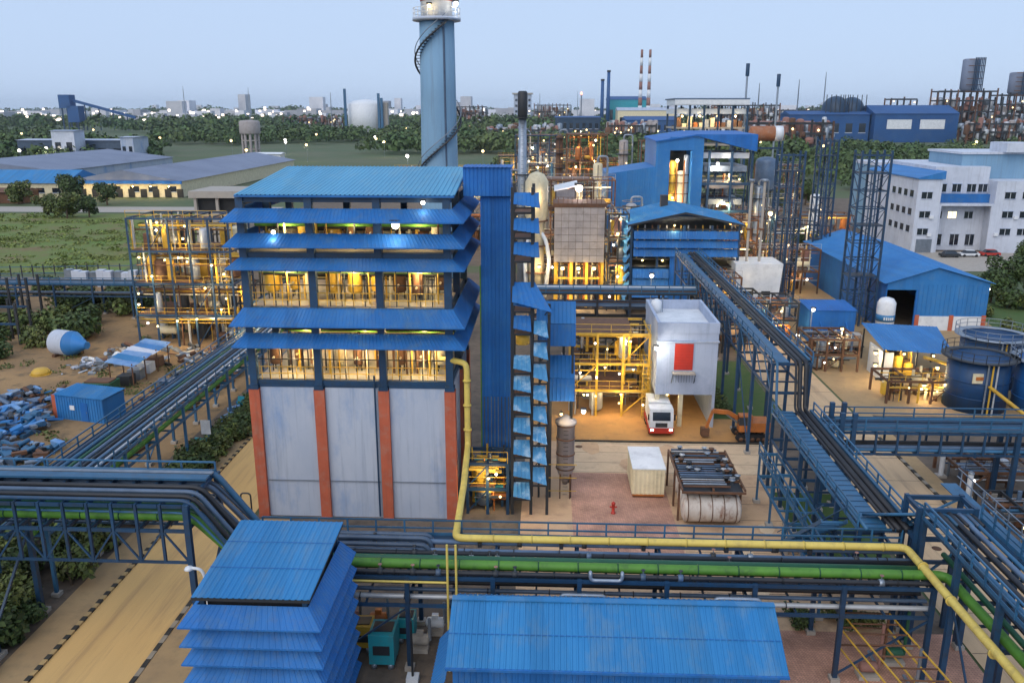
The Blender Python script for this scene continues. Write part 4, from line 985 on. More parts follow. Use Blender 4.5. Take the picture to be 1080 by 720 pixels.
mesh(t, 'roof', [(21.0, 171.6, 26.45), (29, 171.6, 27.7), (41, 171.6, 27.7), (41, 193, 28.0), (29, 193, 28.0), (21.0, 193, 26.8), (21.0, 171.6, 26.2), (29, 171.6, 27.4), (41, 171.6, 24.4), (41, 193, 24.6), (29, 193, 27.4), (21, 193, 26.4)],
     [(0, 1, 4, 5), (1, 2, 3, 4), (0, 6, 7, 1), (1, 7, 8, 2), (2, 8, 9, 3), (3, 9, 10, 4), (4, 10, 11, 5), (5, 11, 6, 0), (6, 11, 10, 7), (7, 10, 9, 8)], 'clad_blue')
for x in (32, 36.5, 40.5):
    for y in (173, 190): bar(t, 'column', (x, y, 0), (x, y, 24.5), .45, .45, 'steel_blue')
for z in (7, 12.5, 18): bar(t, 'beam', (30.6, 173, z), (40.7, 173, z), .3, .5, 'steel_blue')
for k, z in enumerate((23.0, 20.4, 17.0, 13.8, 11)): slab(t, 'inner_deck', 30.8 + k * .4, 40 - k * .3, 173.6, 186, z, z + 1.1, ('white', 'galv', 'panel', 'galv', 'panel')[k])
for k, (dx, r, z0, h, m) in enumerate(((-1.2, .8, 13.6, 8.6, 'yellow'), (.6, 1.0, 13.6, 6.4, 'cream'), (1.6, .55, 13.6, 9.8, 'pipe_pale'))):
    t = thing('lagged_vessel', ('yellow vessel glowing in the tall opening of the stepped blue building', 'cream vessel in the middle of the tall opening of the stepped blue building', 'slim pale vessel in the tall opening of the stepped blue building')[k], 'vessel', (26.2 + dx, 175, z0))
    lathe(t, 'shell', (26.2 + dx, 175.2, z0), dome(r, r * .5, h), m, 16)
    for z in (2.2, 4.4, 6.0): lathe(t, 'band', (26.2 + dx, 175.2, z0 + z), [(r, -.08), (r + .12, -.08), (r + .12, .08), (r, .08)], 'steel_rust', 16)
    rod(t, 'riser', (26.2 + dx - r, 174.0, z0), (26.2 + dx - r, 174.0, z0 + 9), .14, 'orange', 8)
lamp('warm lamp low in the tall opening of the stepped blue building', 25.0, 172.8, 15.2, 700, 'warm', .25)
lamp('white lamp high in the tall opening of the stepped blue building', 25.6, 172.6, 22.6, 600, 'white', .3)
lamp('warm lamp inside the open frame of the stepped blue building', 36.0, 172.5, 14.0, 1200, 'warm', .3)
lamp('white lamp under the projecting roof of the stepped blue building', 33.5, 172.0, 22.0, 900, 'white', .3)
platform('cream pipework filling the open frame of the stepped blue building', 31, 40, 176, 184, (5, 10, 15, 20), 'steel_blue', ('pipe_pale', 'cream', 'white', 'galv', 'orange'), 21, 4, glow=1, power=450, gs=0.20)

t = thing('cooling_unit', 'tall panel clad cooling unit raised on a lit yellow frame', 'cooling unit', (5, 138, 0))
slab(t, 'casing', .9, 9.2, 138.1, 145, 7.9, 17.0, 'steel_rust')
for i in range(7):
    for j in range(8): slab(t, 'panel', .95 + i * 1.18, 2.09 + i * 1.18, 138.0 - .03 * ((i * 3 + j) % 2), 138.09, 7.95 + j * 1.13, 9.03 + j * 1.13, 'panel')
slab(t, 'top_rim', .7, 9.4, 137.85, 145.2, 17.0, 17.6, 'steel_rust')
for k in range(12): bar(t, 'rail_post', (.8 + k * .77, 137.9, 17.6), (.8 + k * .77, 137.9, 18.6), .08, .08, 'steel_rust')
bar(t, 'handrail', (.8, 137.9, 18.6), (9.3, 137.9, 18.6), .08, .08, 'steel_rust')
for x in (1.2, 3.8, 6.4, 9.0):
    for y in (138.3, 144.7): bar(t, 'leg', (x, y, 0), (x, y, 7.9), .4, .4, 'yellow')
for z in (2.6, 5.2): bar(t, 'beam', (1.2, 138.3, z), (9, 138.3, z), .25, .3, 'yellow')
for k in range(12): rod(t, 'pipe', (1.5 + k * .65, 139.4 + (k % 3), 0), (1.5 + k * .65, 139.4 + (k % 3), 7.6), .16, ('yellow', 'cream', 'steel_rust', 'orange')[k % 4], 8)
for k, x in enumerate((2.4, 5.0, 7.6)):
    lamp(('lamp under the cooling unit next to the cream column', 'middle lamp under the cooling unit', 'lamp under the cooling unit next to the gabled building')[k], x, 137.6, 7.0, 260, 'warm', .3)
    lamp(('low lamp under the cooling unit next to the cream column', 'low middle lamp under the cooling unit', 'low lamp under the cooling unit next to the gabled building')[k], x + .2, 137.4, 1.6, 120, 'warm', .2)
t = thing('distillation_tower', 'cream lagged process column glowing next to the panel clad cooling unit', 'column', (-2, 139, 0))
lathe(t, 'shell', (-2.0, 139, 0), [(1.3, 0), (1.3, 14), (1.9, 15.5), (1.9, 21), (1.2, 22.2), (.3, 22.6)], 'cream', 20)
for z in (6, 10.5, 14.6): lathe(t, 'ring', (-2.0, 139, z), [(1.3, 0), (1.9, 0), (1.9, .2), (1.3, .2)], 'steel_rust', 20)
tube(t, 'transfer_pipe', [(-3.6, 138.6, 1), (-3.9, 138.6, 9), (-3.2, 138.6, 12), (-2, 138.6, 13)], .35, 'white', 10, 1)
tube(t, 'transfer_pipe', [(-.6, 138.2, 2), (.2, 138.0, 8), (-.4, 138.2, 11.5), (-1.4, 138.4, 13)], .35, 'white', 10, 1)
lamp('warm lamp lighting the cream process column', -2.4, 136.2, 19.0, 420, 'warm', .2)
lamp('warm lamp near the foot of the cream process column', -1.5, 136.2, 7.5, 420, 'warm', .2)
t = thing('white_canopy', 'small white mono pitch canopy roof beside the pink floodlight', 'canopy', (3.4, 150, 0))
mesh(t, 'roof', [(.9, 149, 18.7), (5.0, 149, 19.6), (5.0, 154, 20.1), (.9, 154, 19.2), (.9, 149, 18.5), (5.0, 149, 19.4), (5.0, 154, 19.9), (.9, 154, 19.0)], [(0, 1, 2, 3), (7, 6, 5, 4), (0, 4, 5, 1), (1, 5, 6, 2), (2, 6, 7, 3), (3, 7, 4, 0)], 'white')
for x in (1.2, 4.7):
    for y in (149.3, 153.7): bar(t, 'post', (x, y, 0), (x, y, 18.6), .2, .2, 'steel_dark')
slab(t, 'back_wall', 1.3, 4.6, 153.0, 153.2, 15, 18.6, 'galv')
lamp('large pinkish floodlight above the panel clad cooling unit', 5.2, 147.5, 19.2, 600, 'pink', .62, pole=19.2)

t = thing('white_hopper', 'square white flared hopper building with two small windows', 'hopper', (32, 133, 0))
v = []
for z, e in ((2.6, 0), (9.0, .35)): v += [(29.8 - e, 132 - e, z), (36.5 + e, 132 - e, z), (36.5 + e, 138 + e, z), (29.8 - e, 138 + e, z)]
mesh(t, 'shell', v, [(3, 2, 1, 0), (4, 5, 6, 7), (0, 1, 5, 4), (1, 2, 6, 5), (2, 3, 7, 6), (3, 0, 4, 7)], 'white')
for x in (30.9, 33.8): w = slab(t, 'window', x, x + 1.4, 131.85, 131.98, 3.2, 4.6, 'dark'); slab(w, 'sill', x - .1, x + 1.5, 131.75, 131.95, 3.05, 3.2, 'yellow')
slab(t, 'deck', 28.0, 39.5, 130.6, 139.5, 2.2, 2.58, 'pipe_grey')
for x in (28.4, 32, 35.6, 39.2): bar(t, 'leg', (x, 131, 0), (x, 131, 2.2), .3, .3, 'steel_dark')
for k in range(9): bar(t, 'rail_post', (28.1 + k * 1.4, 130.7, 2.58), (28.1 + k * 1.4, 130.7, 3.6), .07, .07, 'galv')
bar(t, 'handrail', (28.1, 130.7, 3.6), (39.4, 130.7, 3.6), .07, .07, 'galv')
for i, x in enumerate((31.6, 33.6)):
    t = thing('vent_mast', ('pale vent mast rising from the white hopper, nearer the gabled building', 'pale vent mast rising from the white hopper, nearer the lattice towers')[i], 'mast', (x, 134, 9))
    rod(t, 'tube', (x, 134, 9), (x, 134, 21.5), .22, 'concrete_warm', 12); rod(t, 'collar', (x, 134, 14), (x, 134, 14.3), .45, 'steel_rust', 12); rod(t, 'cap', (x, 134, 21.5), (x, 134, 21.9), .45, 'galv', 12)
lamp('warm lamp shining between the white hopper and the lattice towers', 36.6, 141, 15.8, 520, 'warm', .38, pole=15.8)

# ------------------------------------------------------------------ lattice towers
for i, (x0, x1, y0, d, h, lab) in enumerate(((37.4, 41.2, 140, 2.8, 25.2, 'dark blue open lattice tower next to the white hopper'), (51.4, 54.6, 165, 2.8, 26.6, 'slim dark blue lattice tower standing farthest back'), (45.9, 50.2, 128, 3.0, 25.8, 'broad dark blue lattice tower beside the blue warehouse'))):
    t = thing('lattice_tower', lab, 'tower', ((x0 + x1) / 2, y0, 0))
    xs = (x0, (x0 + x1) / 2, x1); ys = (y0, y0 + d / 2, y0 + d)
    for x in xs:
        for y in (ys[0], ys[2]): bar(t, 'leg', (x, y, 0), (x, y, h + .3 * ((x * 7 + y) % 3)), .3, .3, 'steel_blue')
    nl = 10
    for k in range(1, nl + 1):
        z = h * k / nl
        for y in (ys[0], ys[2]): bar(t, 'girt', (x0, y, z), (x1, y, z), .12, .16, 'steel_blue')
        for x in (x0, x1): bar(t, 'girt', (x, ys[0], z), (x, ys[2], z), .12, .16, 'steel_blue')
        zp = h * (k - 1) / nl
        a, b = (x0, x1) if k % 2 else (x1, x0)
        bar(t, 'brace', (a, ys[0], zp), (b, ys[0], z), .09, .09, 'steel_blue'); bar(t, 'brace', (b, ys[2], zp), (a, ys[2], z), .09, .09, 'steel_blue')
        bar(t, 'brace', (x0, ys[0], zp), (x0, ys[2], z), .09, .09, 'steel_blue'); bar(t, 'brace', (x1, ys[2], zp), (x1, ys[0], z), .09, .09, 'steel_blue')
        if k % 3 == 0: slab(t, 'deck', x0 + .1, x1 - .1, y0 + .1, y0 + d - .1, z + .1, z + .15, 'steel_dark')
    for q in range(3): rod(t, 'riser', (xs[1] + q * .5, y0 + 1.2, 0), (xs[1] + q * .5, y0 + 1.2, h * .9), .12, 'pipe_grey', 8)

# ------------------------------------------------------------------ warehouse, white tank, open shed
t = thing('warehouse', 'blue gabled warehouse with a black doorway and red and white base wall', 'warehouse', (58.4, 126, 0))
wx0, wx1, wy0, wy1, wr = 51.0, 66.0, 126, 168, 58.0
ribbed(t, 'roof_slope', (wr, wy0 - .5, 9.7), (wr, wy1, 9.7), (wx0 - .6, wy1, 7.2), (wx0 - .6, wy0 - .5, 7.2), 'shed_blue', .6, .05)
ribbed(t, 'roof_slope', (wr, wy1, 9.7), (wr, wy0 - .5, 9.7), (wx1 + .6, wy0 - .5, 7.3), (wx1 + .6, wy1, 7.3), 'shed_blue', .6, .05)
mesh(t, 'gable_wall', [(55.6, wy0, 2.2), (wx1, wy0, 2.2), (wx1, wy0, 7.35), (wr, wy0, 9.6), (wx0, wy0, 7.25), (wx0, wy0, 6.2), (55.6, wy0, 6.2)], [(0, 1, 2, 3, 4, 5, 6)], 'shed_blue')
for k in range(16): slab(t, 'wall_rib', 55.7 + k * .66, 55.8 + k * .66, wy0 - .06, wy0 - .003, 2.25, 7.0, 'shed_blue')
slab(t, 'base_wall', 55.6, wx1, wy0 - .1, wy0 + .2, 0, 2.2, 'white')
for x in (55.8, 60.9, 65.7): slab(t, 'pillar', x - .3, x + .3, wy0 - .25, wy0 - .11, 0, 2.4, 'pillar_red')
slab(t, 'side_wall', wx0 - .05, wx0 + .05, wy0 + .05, wy1, 0, 7.2, 'clad_blue'); slab(t, 'side_wall', wx1 - .05, wx1 + .05, wy0 + .05, wy1, 0, 7.3, 'clad_blue'); slab(t, 'rear_wall', wx0, wx1, wy1 - .2, wy1 - .1, 0, 7.3, 'clad_blue')
slab(t, 'floor_slab', wx0, wx1, wy0, wy1, .014, .05, 'yard_dark')
slab(t, 'door_frame', 55.3, 55.6, wy0 - .15, wy0 + .15, 0, 6.2, 'clad_blue')
t = thing('storage_tank', 'small white upright tank with a blue lettered band beside the warehouse door', 'tank', (49.6, 122.5, 0))
lathe(t, 'shell', (49.8, 122.6, 0), [(1.3, 0), (1.3, 5.0), (.9, 5.6), (.3, 5.8)], 'white', 22)
lathe(t, 'blue_band', (49.8, 122.6, 2.3), [(1.31, 0), (1.325, 0), (1.325, 1.0), (1.31, 1.0)], 'roof_blue', 22)
for k in range(5): slab(t, 'letter_mark', 49.1 + k * .3, 49.28 + k * .3, 121.2 + .035 * abs(k - 2) ** 2 - .02, 121.3 + .035 * abs(k - 2) ** 2, 2.6, 3.0, 'white')
t = thing('open_shed', 'open sided shed under a single blue sheet roof with warm light inside', 'shed', (45.5, 100, 0))
ribbed(t, 'roof', (42.0, 111.0, 4.75), (51.2, 109.2, 4.75), (48.6, 98.2, 4.05), (41.0, 100.2, 4.05), 'shed_blue', .4, .04)
for x, y in ((41.2, 100.5), (44.8, 99.6), (48.3, 98.7), (42.3, 110.4), (50.8, 108.8)): bar(t, 'post', (x, y, 0), (x, y, 4.1), .18, .18, 'steel_dark')
slab(t, 'side_panel', 41.1, 41.3, 100.6, 105, 0, 3.7, 'white'); slab(t, 'side_panel', 41.35, 42.4, 100.45, 100.55, 0, 3.6, 'white')
R4 = random.Random(9)
for k in range(9):
    x, y = R4.uniform(42.5, 48), R4.uniform(100.5, 107); v = thing('drum_vessel', 'yellow lit vessel standing under the open blue shed', 'vessel', (x, y, 0), 'vessels under the open shed')
    lathe(v, 'shell', (x, y, 0), dome(.55, .6, R4.uniform(1.8, 2.8)), R4.choice(('yellow', 'cream', 'steel_rust')), 12); rod(v, 'riser', (x + .2, y, 1), (x + .2, y, 3.6), .08, 'yellow', 8)
for x, y in ((43.6, 99.6), (46.8, 98.9)): lamp('warm lamp hanging under the open blue shed', x, y + .8, 3.5, 320, 'warm', .15, 'lamps under the open shed')
platform('rusty low machinery frame on the brown yard before the open shed', 33.5, 39.5, 104, 110, (2.2, 4.2), 'steel_rust', ('steel_rust', 'pipe_grey', 'galv', 'steel_dark', 'cream'), 31, 4, glow=2, dens=3.0, grate=0)
platform('rusty pipe frame with yellow lines in front of the open shed', 38.6, 46.0, 92.0, 97.0, (2.6,), 'steel_rust', ('yellow', 'steel_rust', 'cream', 'steel_dark'), 33, 4, glow=3, power=80, dens=3.0, grate=0)
for i, (x, y, z) in enumerate(((38.0, 106.5, 5.0), (40.4, 101.0, 3.4), (39.5, 98.4, 2.6), (44.9, 94.3, 3.6), (47.4, 93.2, 3.9), (43.0, 92.8, 1.9))):
    lamp(('warm lamp over the rusty machinery frame', 'warm lamp at the white panel corner of the open shed', 'low warm lamp at the white panel corner of the open shed', 'yellow lamp on the sloping yellow pipe by the dark blue tank', 'yellow lamp lower on the sloping yellow pipe by the tank', 'low warm lamp before the open shed')[i], x, y, z, 170, 'warm', .2)
tube(meta(thing('conveyor_pipe', 'long sloping yellow pipe passing in front of the dark blue tank', 'pipe', (46, 90, 0)), None), 'pipe_run', [(44.0, 96.0, 4.4), (47.0, 91.5, 4.2), (49.0, 85.0, 2.2), (51.0, 80, .4)], .2, 'yellow', 10, .5)

def open_tank(lab, cx, cy, r, h, m, rim):
    t = thing('round_tank', lab, 'tank', (cx, cy, 0))
    n = 32
    lathe(t, 'shell', (cx, cy, 0), [(r, 0), (r, h - .4), (r * .985, h - .4), (r * .985, h - .9), (.01, h - .9)], m, n)
    for z in (1.6, 3.4): lathe(t, 'stiffener', (cx, cy, z), [(r, 0), (r + .07, 0), (r + .07, .1), (r, .1)], m, n)
    lathe(t, 'rim_walkway', (cx, cy, h - .35), [(r - .1, 0), (r + .75, 0), (r + .75, .08), (r - .1, .08)], rim, n)
    for k in range(20):
        a = k * math.pi / 10; x, y = cx + (r + .7) * math.cos(a), cy + (r + .7) * math.sin(a)
        bar(t, 'rail_post', (x, y, h - .27), (x, y, h + .75), .06, .06, rim)
    for z in (h + .2, h + .72): lathe(t, 'handrail', (cx, cy, z), [(r + .67, 0), (r + .73, 0), (r + .73, .05), (r + .67, .05)], rim, n)
    for k in range(3): rod(t, 'outer_pipe', (cx - r * .2 + k * .5, cy - r - .14, 0), (cx - r * .2 + k * .5, cy - r - .14, h - .3), .1, ('galv', 'yellow', 'pipe_pale')[k], 8)
    return t
o = open_tank('dark blue round tank with a cream sign plate and railed rim', 48.1, 91.6, 3.2, 6.2, 'tank_navy', 'steel_dark')
slab(o, 'sign_plate', 46.1, 47.5, 88.55, 88.68, 3.6, 4.7, 'cream'); slab(o, 'sign_mark', 46.4, 47.2, 88.5, 88.548, 3.95, 4.35, 'orange')
open_tank('blue round tank at the picture edge beside the dark blue tank', 55.3, 90.6, 3.3, 6.2, 'clad_blue', 'galv')
open_tank('blue round tank with a pale railed rim behind the other two tanks', 54.0, 100.6, 3.5, 6.3, 'tank_navy', 'galv')

# ------------------------------------------------------------------ process yard at the picture's lower edge
platform('low rusty pipe clutter in the yard beside the brown road', 36.2, 42.5, 68.6, 74.0, (1.9,), 'steel_rust', DRK, 41, 4, glow=1, dens=3.0, grate=0)
platform('low cluttered pump bay with yellow frames nearest the picture edge', 38.0, 45.0, 55.5, 60.0, (2.0, 3.8), 'yellow', ('yellow', 'galv', 'teal', 'steel_rust', 'white', 'steel_dark'), 42, 4, glow=2, dens=3.0, grate=0)
platform('rusty pump bay between the brown road and the pipe bridge', 36.0, 42.0, 61.0, 66.0, (1.4,), 'steel_dark', DRK, 43, 4, glow=1, dens=3.0, grate=0)
for i, (x, y) in enumerate(((35.9, 72.0), (36.2, 67.5), (37.3, 60.2))):
    t = thing('bollard_post', ('white bollard post below the pipe bridge, farthest of three', 'white bollard post below the pipe bridge, middle of three', 'white bollard post nearest the picture edge')[i], 'post', (x, y, 0))
    rod(t, 'shaft', (x, y, 0), (x, y, 2.3), .22, 'white', 12); lathe(t, 'cap', (x, y, 2.3), [(.26, 0), (.26, .1), (.05, .25)], 'galv', 12); slab(t, 'footing', x - .4, x + .4, y - .4, y + .4, 0, .2, 'concrete_warm')
for i, (x, y) in enumerate(((36.6, 58.4), (37.9, 54.6))):
    t = thing('oil_drum', ('rusty red oil drum lying on the footpath edge', 'red oil drum lying closest to the picture edge')[i], 'drum', (x, y, 0))
    lathe(t, 'shell', (x - .5, y, .35), [(.01, 0), (.34, .01), (.35, .05), (.35, .3), (.37, .32), (.35, .34), (.35, .66), (.37, .68), (.35, .7), (.35, .98), (.01, 1.0)], ('steel_rust', 'red')[i], 16, 'x')
lamp('warm lamp in the pump bay near the picture edge', 40.5, 55.0, 3.6, 90, 'warm', .14)

# blue shelter and truck beyond the rack
t = thing('blue_shelter', 'blue box shelter with a side awning beyond the pipe rack', 'shed', (42, 122, 0))
slab(t, 'body', 37.6, 44.0, 118.5, 124, 0, 4.6, 'clad_blue'); ribbed(t, 'roof', (37.4, 124.2, 5.0), (44.2, 124.2, 5.0), (44.2, 118.3, 4.65), (37.4, 118.3, 4.65), 'clad_blue', .4, .04)
for x in (39.0, 42.6): bar(t, 'brace', (x, 118.3, 3), (x + .6, 116.4, .2), .14, .14, 'clad_blue')
lamp('white lamp on a pole before the blue box shelter', 37.3, 116.5, 5.2, 40, 'white', .24, pole=5.2)
t = thing('flatbed_truck', 'pale flatbed truck body with blue cab parked by the blue shelter', 'truck', (41, 114, 0))
slab(t, 'load_bed', 39.4, 43.4, 113.2, 115.6, .9, 2.3, 'concrete_warm'); slab(t, 'bed_floor', 39.2, 43.6, 113.1, 115.7, .75, .9, 'steel_dark')
hull(t, 'cab', [(113.2, .5), (113.2, 2.2), (115.6, 2.2), (115.6, .5)], 37.4, 39.0, 'clad_blue'); slab(t, 'window', 37.7, 38.7, 113.15, 113.195, 1.4, 2.0, 'glass')
for x in (38.2, 41.8, 42.9):
    for y in (113.3, 115.5): lathe(t, 'wheel', (x, y - .14, .48), [(.2, 0), (.46, 0), (.48, .08), (.48, .2), (.46, .28), (.2, .28)], 'dark', 14, 'y')
for i, (x, y, z) in enumerate(((33.2, 122, 2.6), (34.4, 113, 2.4))):
    lamp(('small white lamp post where the brown road leaves the rack', 'small white lamp post at the bend of the brown road')[i], x, y, z, 25, 'white', .22, pole=z)

# filler process structures between buildings
platform('tall lit frame of yellow pipes on legs beyond the tan yard', -57.5, -43.5, 112, 120, (4.5, 9.0, 13.5, 18.0), 'steel_blue', YEL, 51, 6, glow=2, power=150, gs=.16, dens=2.4)
platform('lit yellow pipe frame standing behind the tall one', -60, -46, 123, 130, (6, 11, 16), 'steel_dark', YEL, 52, 5, glow=2, power=450, gs=0.18)
for i, (x, z) in enumerate(((-56.0, 12.8), (-54.5, 10.2), (-51.6, 3.9), (-49.6, 15.4), (-47.2, 8.6), (-46.0, 11.8), (-44.4, 10.6), (-53.0, 17.6), (-48.8, 4.2), (-45.2, 5.6), (-56.8, 6.2), (-50.5, 12.8))):
    lamp('warm lamp on the tall frame of yellow pipes', x, 111.4, z, 170, 'warm', .17, 'lamps on the tall yellow pipe frame')
platform('dense rusty pipe structure right of the cream column', -3.5, 12, 155, 163, (5, 10, 15, 20), 'steel_rust', MIX, 53, 5, glow=2, power=525, gs=0.20)
platform('brown lit tower structure behind the white canopy', 4, 13, 195, 205, (7, 14, 21, 27), 'steel_rust', ('steel_rust', 'orange', 'yellow', 'steel_dark'), 54, 4, glow=2, power=750, gs=0.22)
platform('dim pipe structure behind the slim chimney', -9, 3, 225, 235, (7, 14, 21, 26), 'steel_blue', DRK, 55, 5, glow=2, power=450, gs=0.22)
platform('pipe structure squeezed between the cooling unit and the gabled building', 9.8, 13.0, 137, 147, (4, 8, 12, 16), 'steel_dark', MIX, 56, 3, glow=1, power=300, gs=0.18)
platform('orange lit pipe structure behind the white hopper', 30, 36, 146, 154, (5, 10, 14), 'steel_rust', ('orange', 'yellow', 'steel_rust', 'cream'), 57, 3, glow=1, power=375, gs=0.18)
platform('long dim pipe structure behind the first lattice tower', 37, 49, 152, 160, (4, 8), 'steel_rust', MIX, 58, 5, glow=1, power=225, gs=0.18)
platform('pipe frame between the gabled building and the high pipe rack', 24, 30, 112, 122, (4, 7), 'steel_dark', MIX, 59, 3, glow=1, power=180, gs=0.15)
platform('low rusty pipe structure beside the stepped blue building', 41, 50, 186, 196, (6, 11), 'steel_rust', MIX, 60, 4, glow=1, power=450, gs=0.20)
for i, (x, y, z, p) in enumerate(((-1.0, 154, 12, 300), (4.5, 154.2, 8, 300), (9, 154, 15, 300), (6, 194, 20, 500), (9.5, 194, 12, 500), (32, 145, 9, 300), (34, 145.4, 5, 300), (11.2, 136, 13, 220), (11.4, 136, 6, 220), (43, 151, 9, 200), (26.5, 111, 5.2, 160), (-3, 224, 18, 400))):
    lamp(('warm lamp low beside the cream column', 'warm lamp in the dense rusty pipes', 'warm lamp high in the dense rusty pipes', 'upper warm lamp on the brown lit tower', 'lower warm lamp on the brown lit tower', 'upper lamp on the orange lit pipes', 'lower lamp on the orange lit pipes',
          'upper lamp between cooling unit and gabled building', 'lower lamp between cooling unit and gabled building', 'lamp behind the first lattice tower', 'lamp on the pipe frame beside the high rack', 'lamp in the dim pipes behind the slim chimney')[i], x, y, z, p, 'warm', .24)

extra = [('dim pipe frame between the chimney foot and the slim chimney', -10, 2, 262, 270, (8, 16, 22), 'steel_dark', 81), ('brown pipe frame behind the white canopy and pink floodlight', 12, 20, 225, 233, (7, 14, 20), 'steel_rust', 82),
         ('lit pipe frame directly behind the slim chimney', -3, 9, 178, 185, (6, 12, 17), 'steel_dark', 83), ('pipe frame behind the stepped blue building roof', 26, 40, 245, 253, (8, 16, 24), 'steel_rust', 84),
         ('pipe frame right of the orange elevated drum', 57, 68, 232, 240, (6, 12, 18), 'steel_rust', 85), ('low lit frame between the lattice towers and the office', 58, 70, 196, 203, (5, 9), 'steel_rust', 86),
         ('dark pipe frame under the second lattice tower', 46, 55, 172, 178, (5, 10), 'steel_dark', 87), ('low pump frame beside the blue box shelter', 30, 36, 119, 126, (3, 5.5), 'steel_dark', 88),
         ('low dark frame under the gabled building corner', 24, 29, 125, 131, (4, 8), 'steel_rust', 89), ('dim pipe frame far behind the cream column', -24, -8, 200, 208, (7, 14), 'steel_dark', 90),
         ('lit pipe frame between chimney and lit yellow frame', -44, -30, 150, 158, (5, 10, 14), 'steel_dark', 91), ('long pipe frame in the middle distance behind the rusty one', -6, 14, 330, 340, (9, 18), 'steel_rust', 92)]
for lab, a, b, c, d, lv, st, sd in extra: platform(lab, a, b, c, d, lv, st, MIX if sd % 2 else DRK + ('orange', 'yellow'), sd, 4, dens=1.0, glow=1, power=c * 3, gs=.1 + c * .0006)

for i, (x, y, h, r, m, lab) in enumerate(((-7.5, 158, 20, .8, 'galv', 'slim silver column just behind the cream column'), (9.5, 168, 22, .9, 'cream', 'cream column behind the cooling unit top rail'), (15.5, 160, 15, 1.0, 'pipe_pale', 'stout pale column between cooling unit and gabled roof'),
                                              (18, 210, 25, 1.1, 'panel', 'grey column left of the stepped blue building'), (43, 176, 17, .9, 'galv', 'silver column right of the stepped blue building'), (59, 190, 14, 1.2, 'white', 'white column seen between the lattice towers'), (-26, 185, 16, 1.0, 'panel', 'grey column half hidden beside the chimney'), (2.5, 215, 26, .9, 'steel_rust', 'rusty column behind the white canopy'))):
    t = thing('distillation_tower', lab, 'column', (x, y, 0))
    lathe(t, 'shell', (x, y, 0), [(r * 1.2, 0), (r, 1.5)] + [(a, b) for a, b in dome(r, 1.6, h)[5:]], m, 16)
    for z in np.arange(4, h, 3.6):
        lathe(t, 'platform', (x, y, float(z)), [(r, 0), (r + .7, 0), (r + .7, .12), (r, .12)], 'steel_dark', 16)
        lathe(t, 'handrail', (x, y, float(z) + 1.0), [(r + .66, 0), (r + .7, 0), (r + .7, .05), (r + .66, .05)], 'yellow', 16)
    tube(t, 'overhead_line', [(x, y, h), (x, y, h + 1.6), (x + r + 1.0, y, h + 1.6), (x + r + 1.0, y, 1)], .2, 'galv', 8, .6)
    rod(t, 'ladder_rail', (x, y - r - .15, 0), (x, y - r - .15, h), .06, 'steel_dark', 6)
    for z in (h * .4, h * .8): lathe(t, 'bulkhead_light', (x + r * .6, y - r - .5, z), [(.02, -.2), (.2, 0), (.02, .2)], 'lamp_warm', 8)
# rust coloured elevated tank and conveyor near the first lattice tower
t = thing('elevated_tank', 'orange and white elevated drum on blue legs near the stepped blue building', 'tank', (50, 200, 0))
lathe(t, 'drum', (45.5, 200, 27.2), dome(1.7, .6, 7.6, s=.3), 'rust_orange', 18, 'x')
lathe(t, 'band', (45.5, 200, 27.2), [(1.71, 5.8), (1.75, 5.8), (1.75, 7.6), (1.71, 7.6)], 'white', 18, 'x')
for x in (46.5, 53):
    for y in (198.5, 201.5): bar(t, 'leg', (x, y, 0), (x, y, 25.6), .4, .4, 'steel_blue')
for z in (8, 16, 24): bar(t, 'beam', (46.5, 198.5, z), (53, 198.5, z), .3, .4, 'steel_blue')
lathe(t, 'lower_vessel', (50, 199.6, 14), dome(2.4, 1, 7), 'pipe_grey', 18)

# ------------------------------------------------------------------ office building
t = thing('office_building', 'white three storey office building with blue balcony band and forecourt', 'building', (95, 200, 0))
slab(t, 'wing', 85.2, 90.6, 200, 232, 0, 17.0, 'white_wall')
slab(t, 'centre_block', 90.6, 103.2, 204.5, 230, 0, 19.6, 'white_wall')
slab(t, 'wing', 103.2, 125, 200.5, 232, 0, 16.6, 'white_wall')
mesh(t, 'wing_roof', [(84.8, 199.6, 17.05), (91, 199.6, 17.05), (91, 232, 17.05), (84.8, 232, 17.05), (84.8, 199.6, 17.3), (91, 199.6, 18.9), (91, 232, 18.9), (84.8, 232, 17.3)], [(3, 2, 1, 0), (4, 5, 6, 7), (0, 1, 5, 4), (1, 2, 6, 5), (2, 3, 7, 6), (3, 0, 4, 7)], 'shed_blue')
slab(t, 'roof_block', 98, 116, 208, 226, 16.6, 22.3, 'stack_blue'); slab(t, 'roof_slab', 97.6, 116.4, 207.6, 226.4, 22.3, 22.8, 'white_wall')
slab(t, 'stair_head', 107, 114, 206, 214, 22.8, 25.0, 'white_wall')
slab(t, 'balcony_band', 90.6, 103.2, 203.0, 204.4, 11.4, 13.4, 'louvre_blue'); slab(t, 'canopy_slab', 90.6, 103.2, 200.4, 204.4, 10.9, 11.35, 'white_wall')
for x in (90.9, 102.9): slab(t, 'pier', x - .3, x + .3, 200.4, 200.9, 0, 10.9, 'white_wall')
def win(x, z, y, w=2.4, h=1.5, m='glass'):
    o = slab(t, 'window', x - w / 2, x + w / 2, y - .04, y + .05, z, z + h, m)
    slab(o, 'sill', x - w / 2 - .12, x + w / 2 + .12, y - .14, y - .003, z - .14, z - .003, 'concrete')
    slab(o, 'mullion', x - .05, x + .05, y - .08, y - .042, z, z + h, 'white'); slab(o, 'hood', x - w / 2 - .1, x + w / 2 + .1, y - .3, y - .003, z + h + .003, z + h + .12, 'concrete')
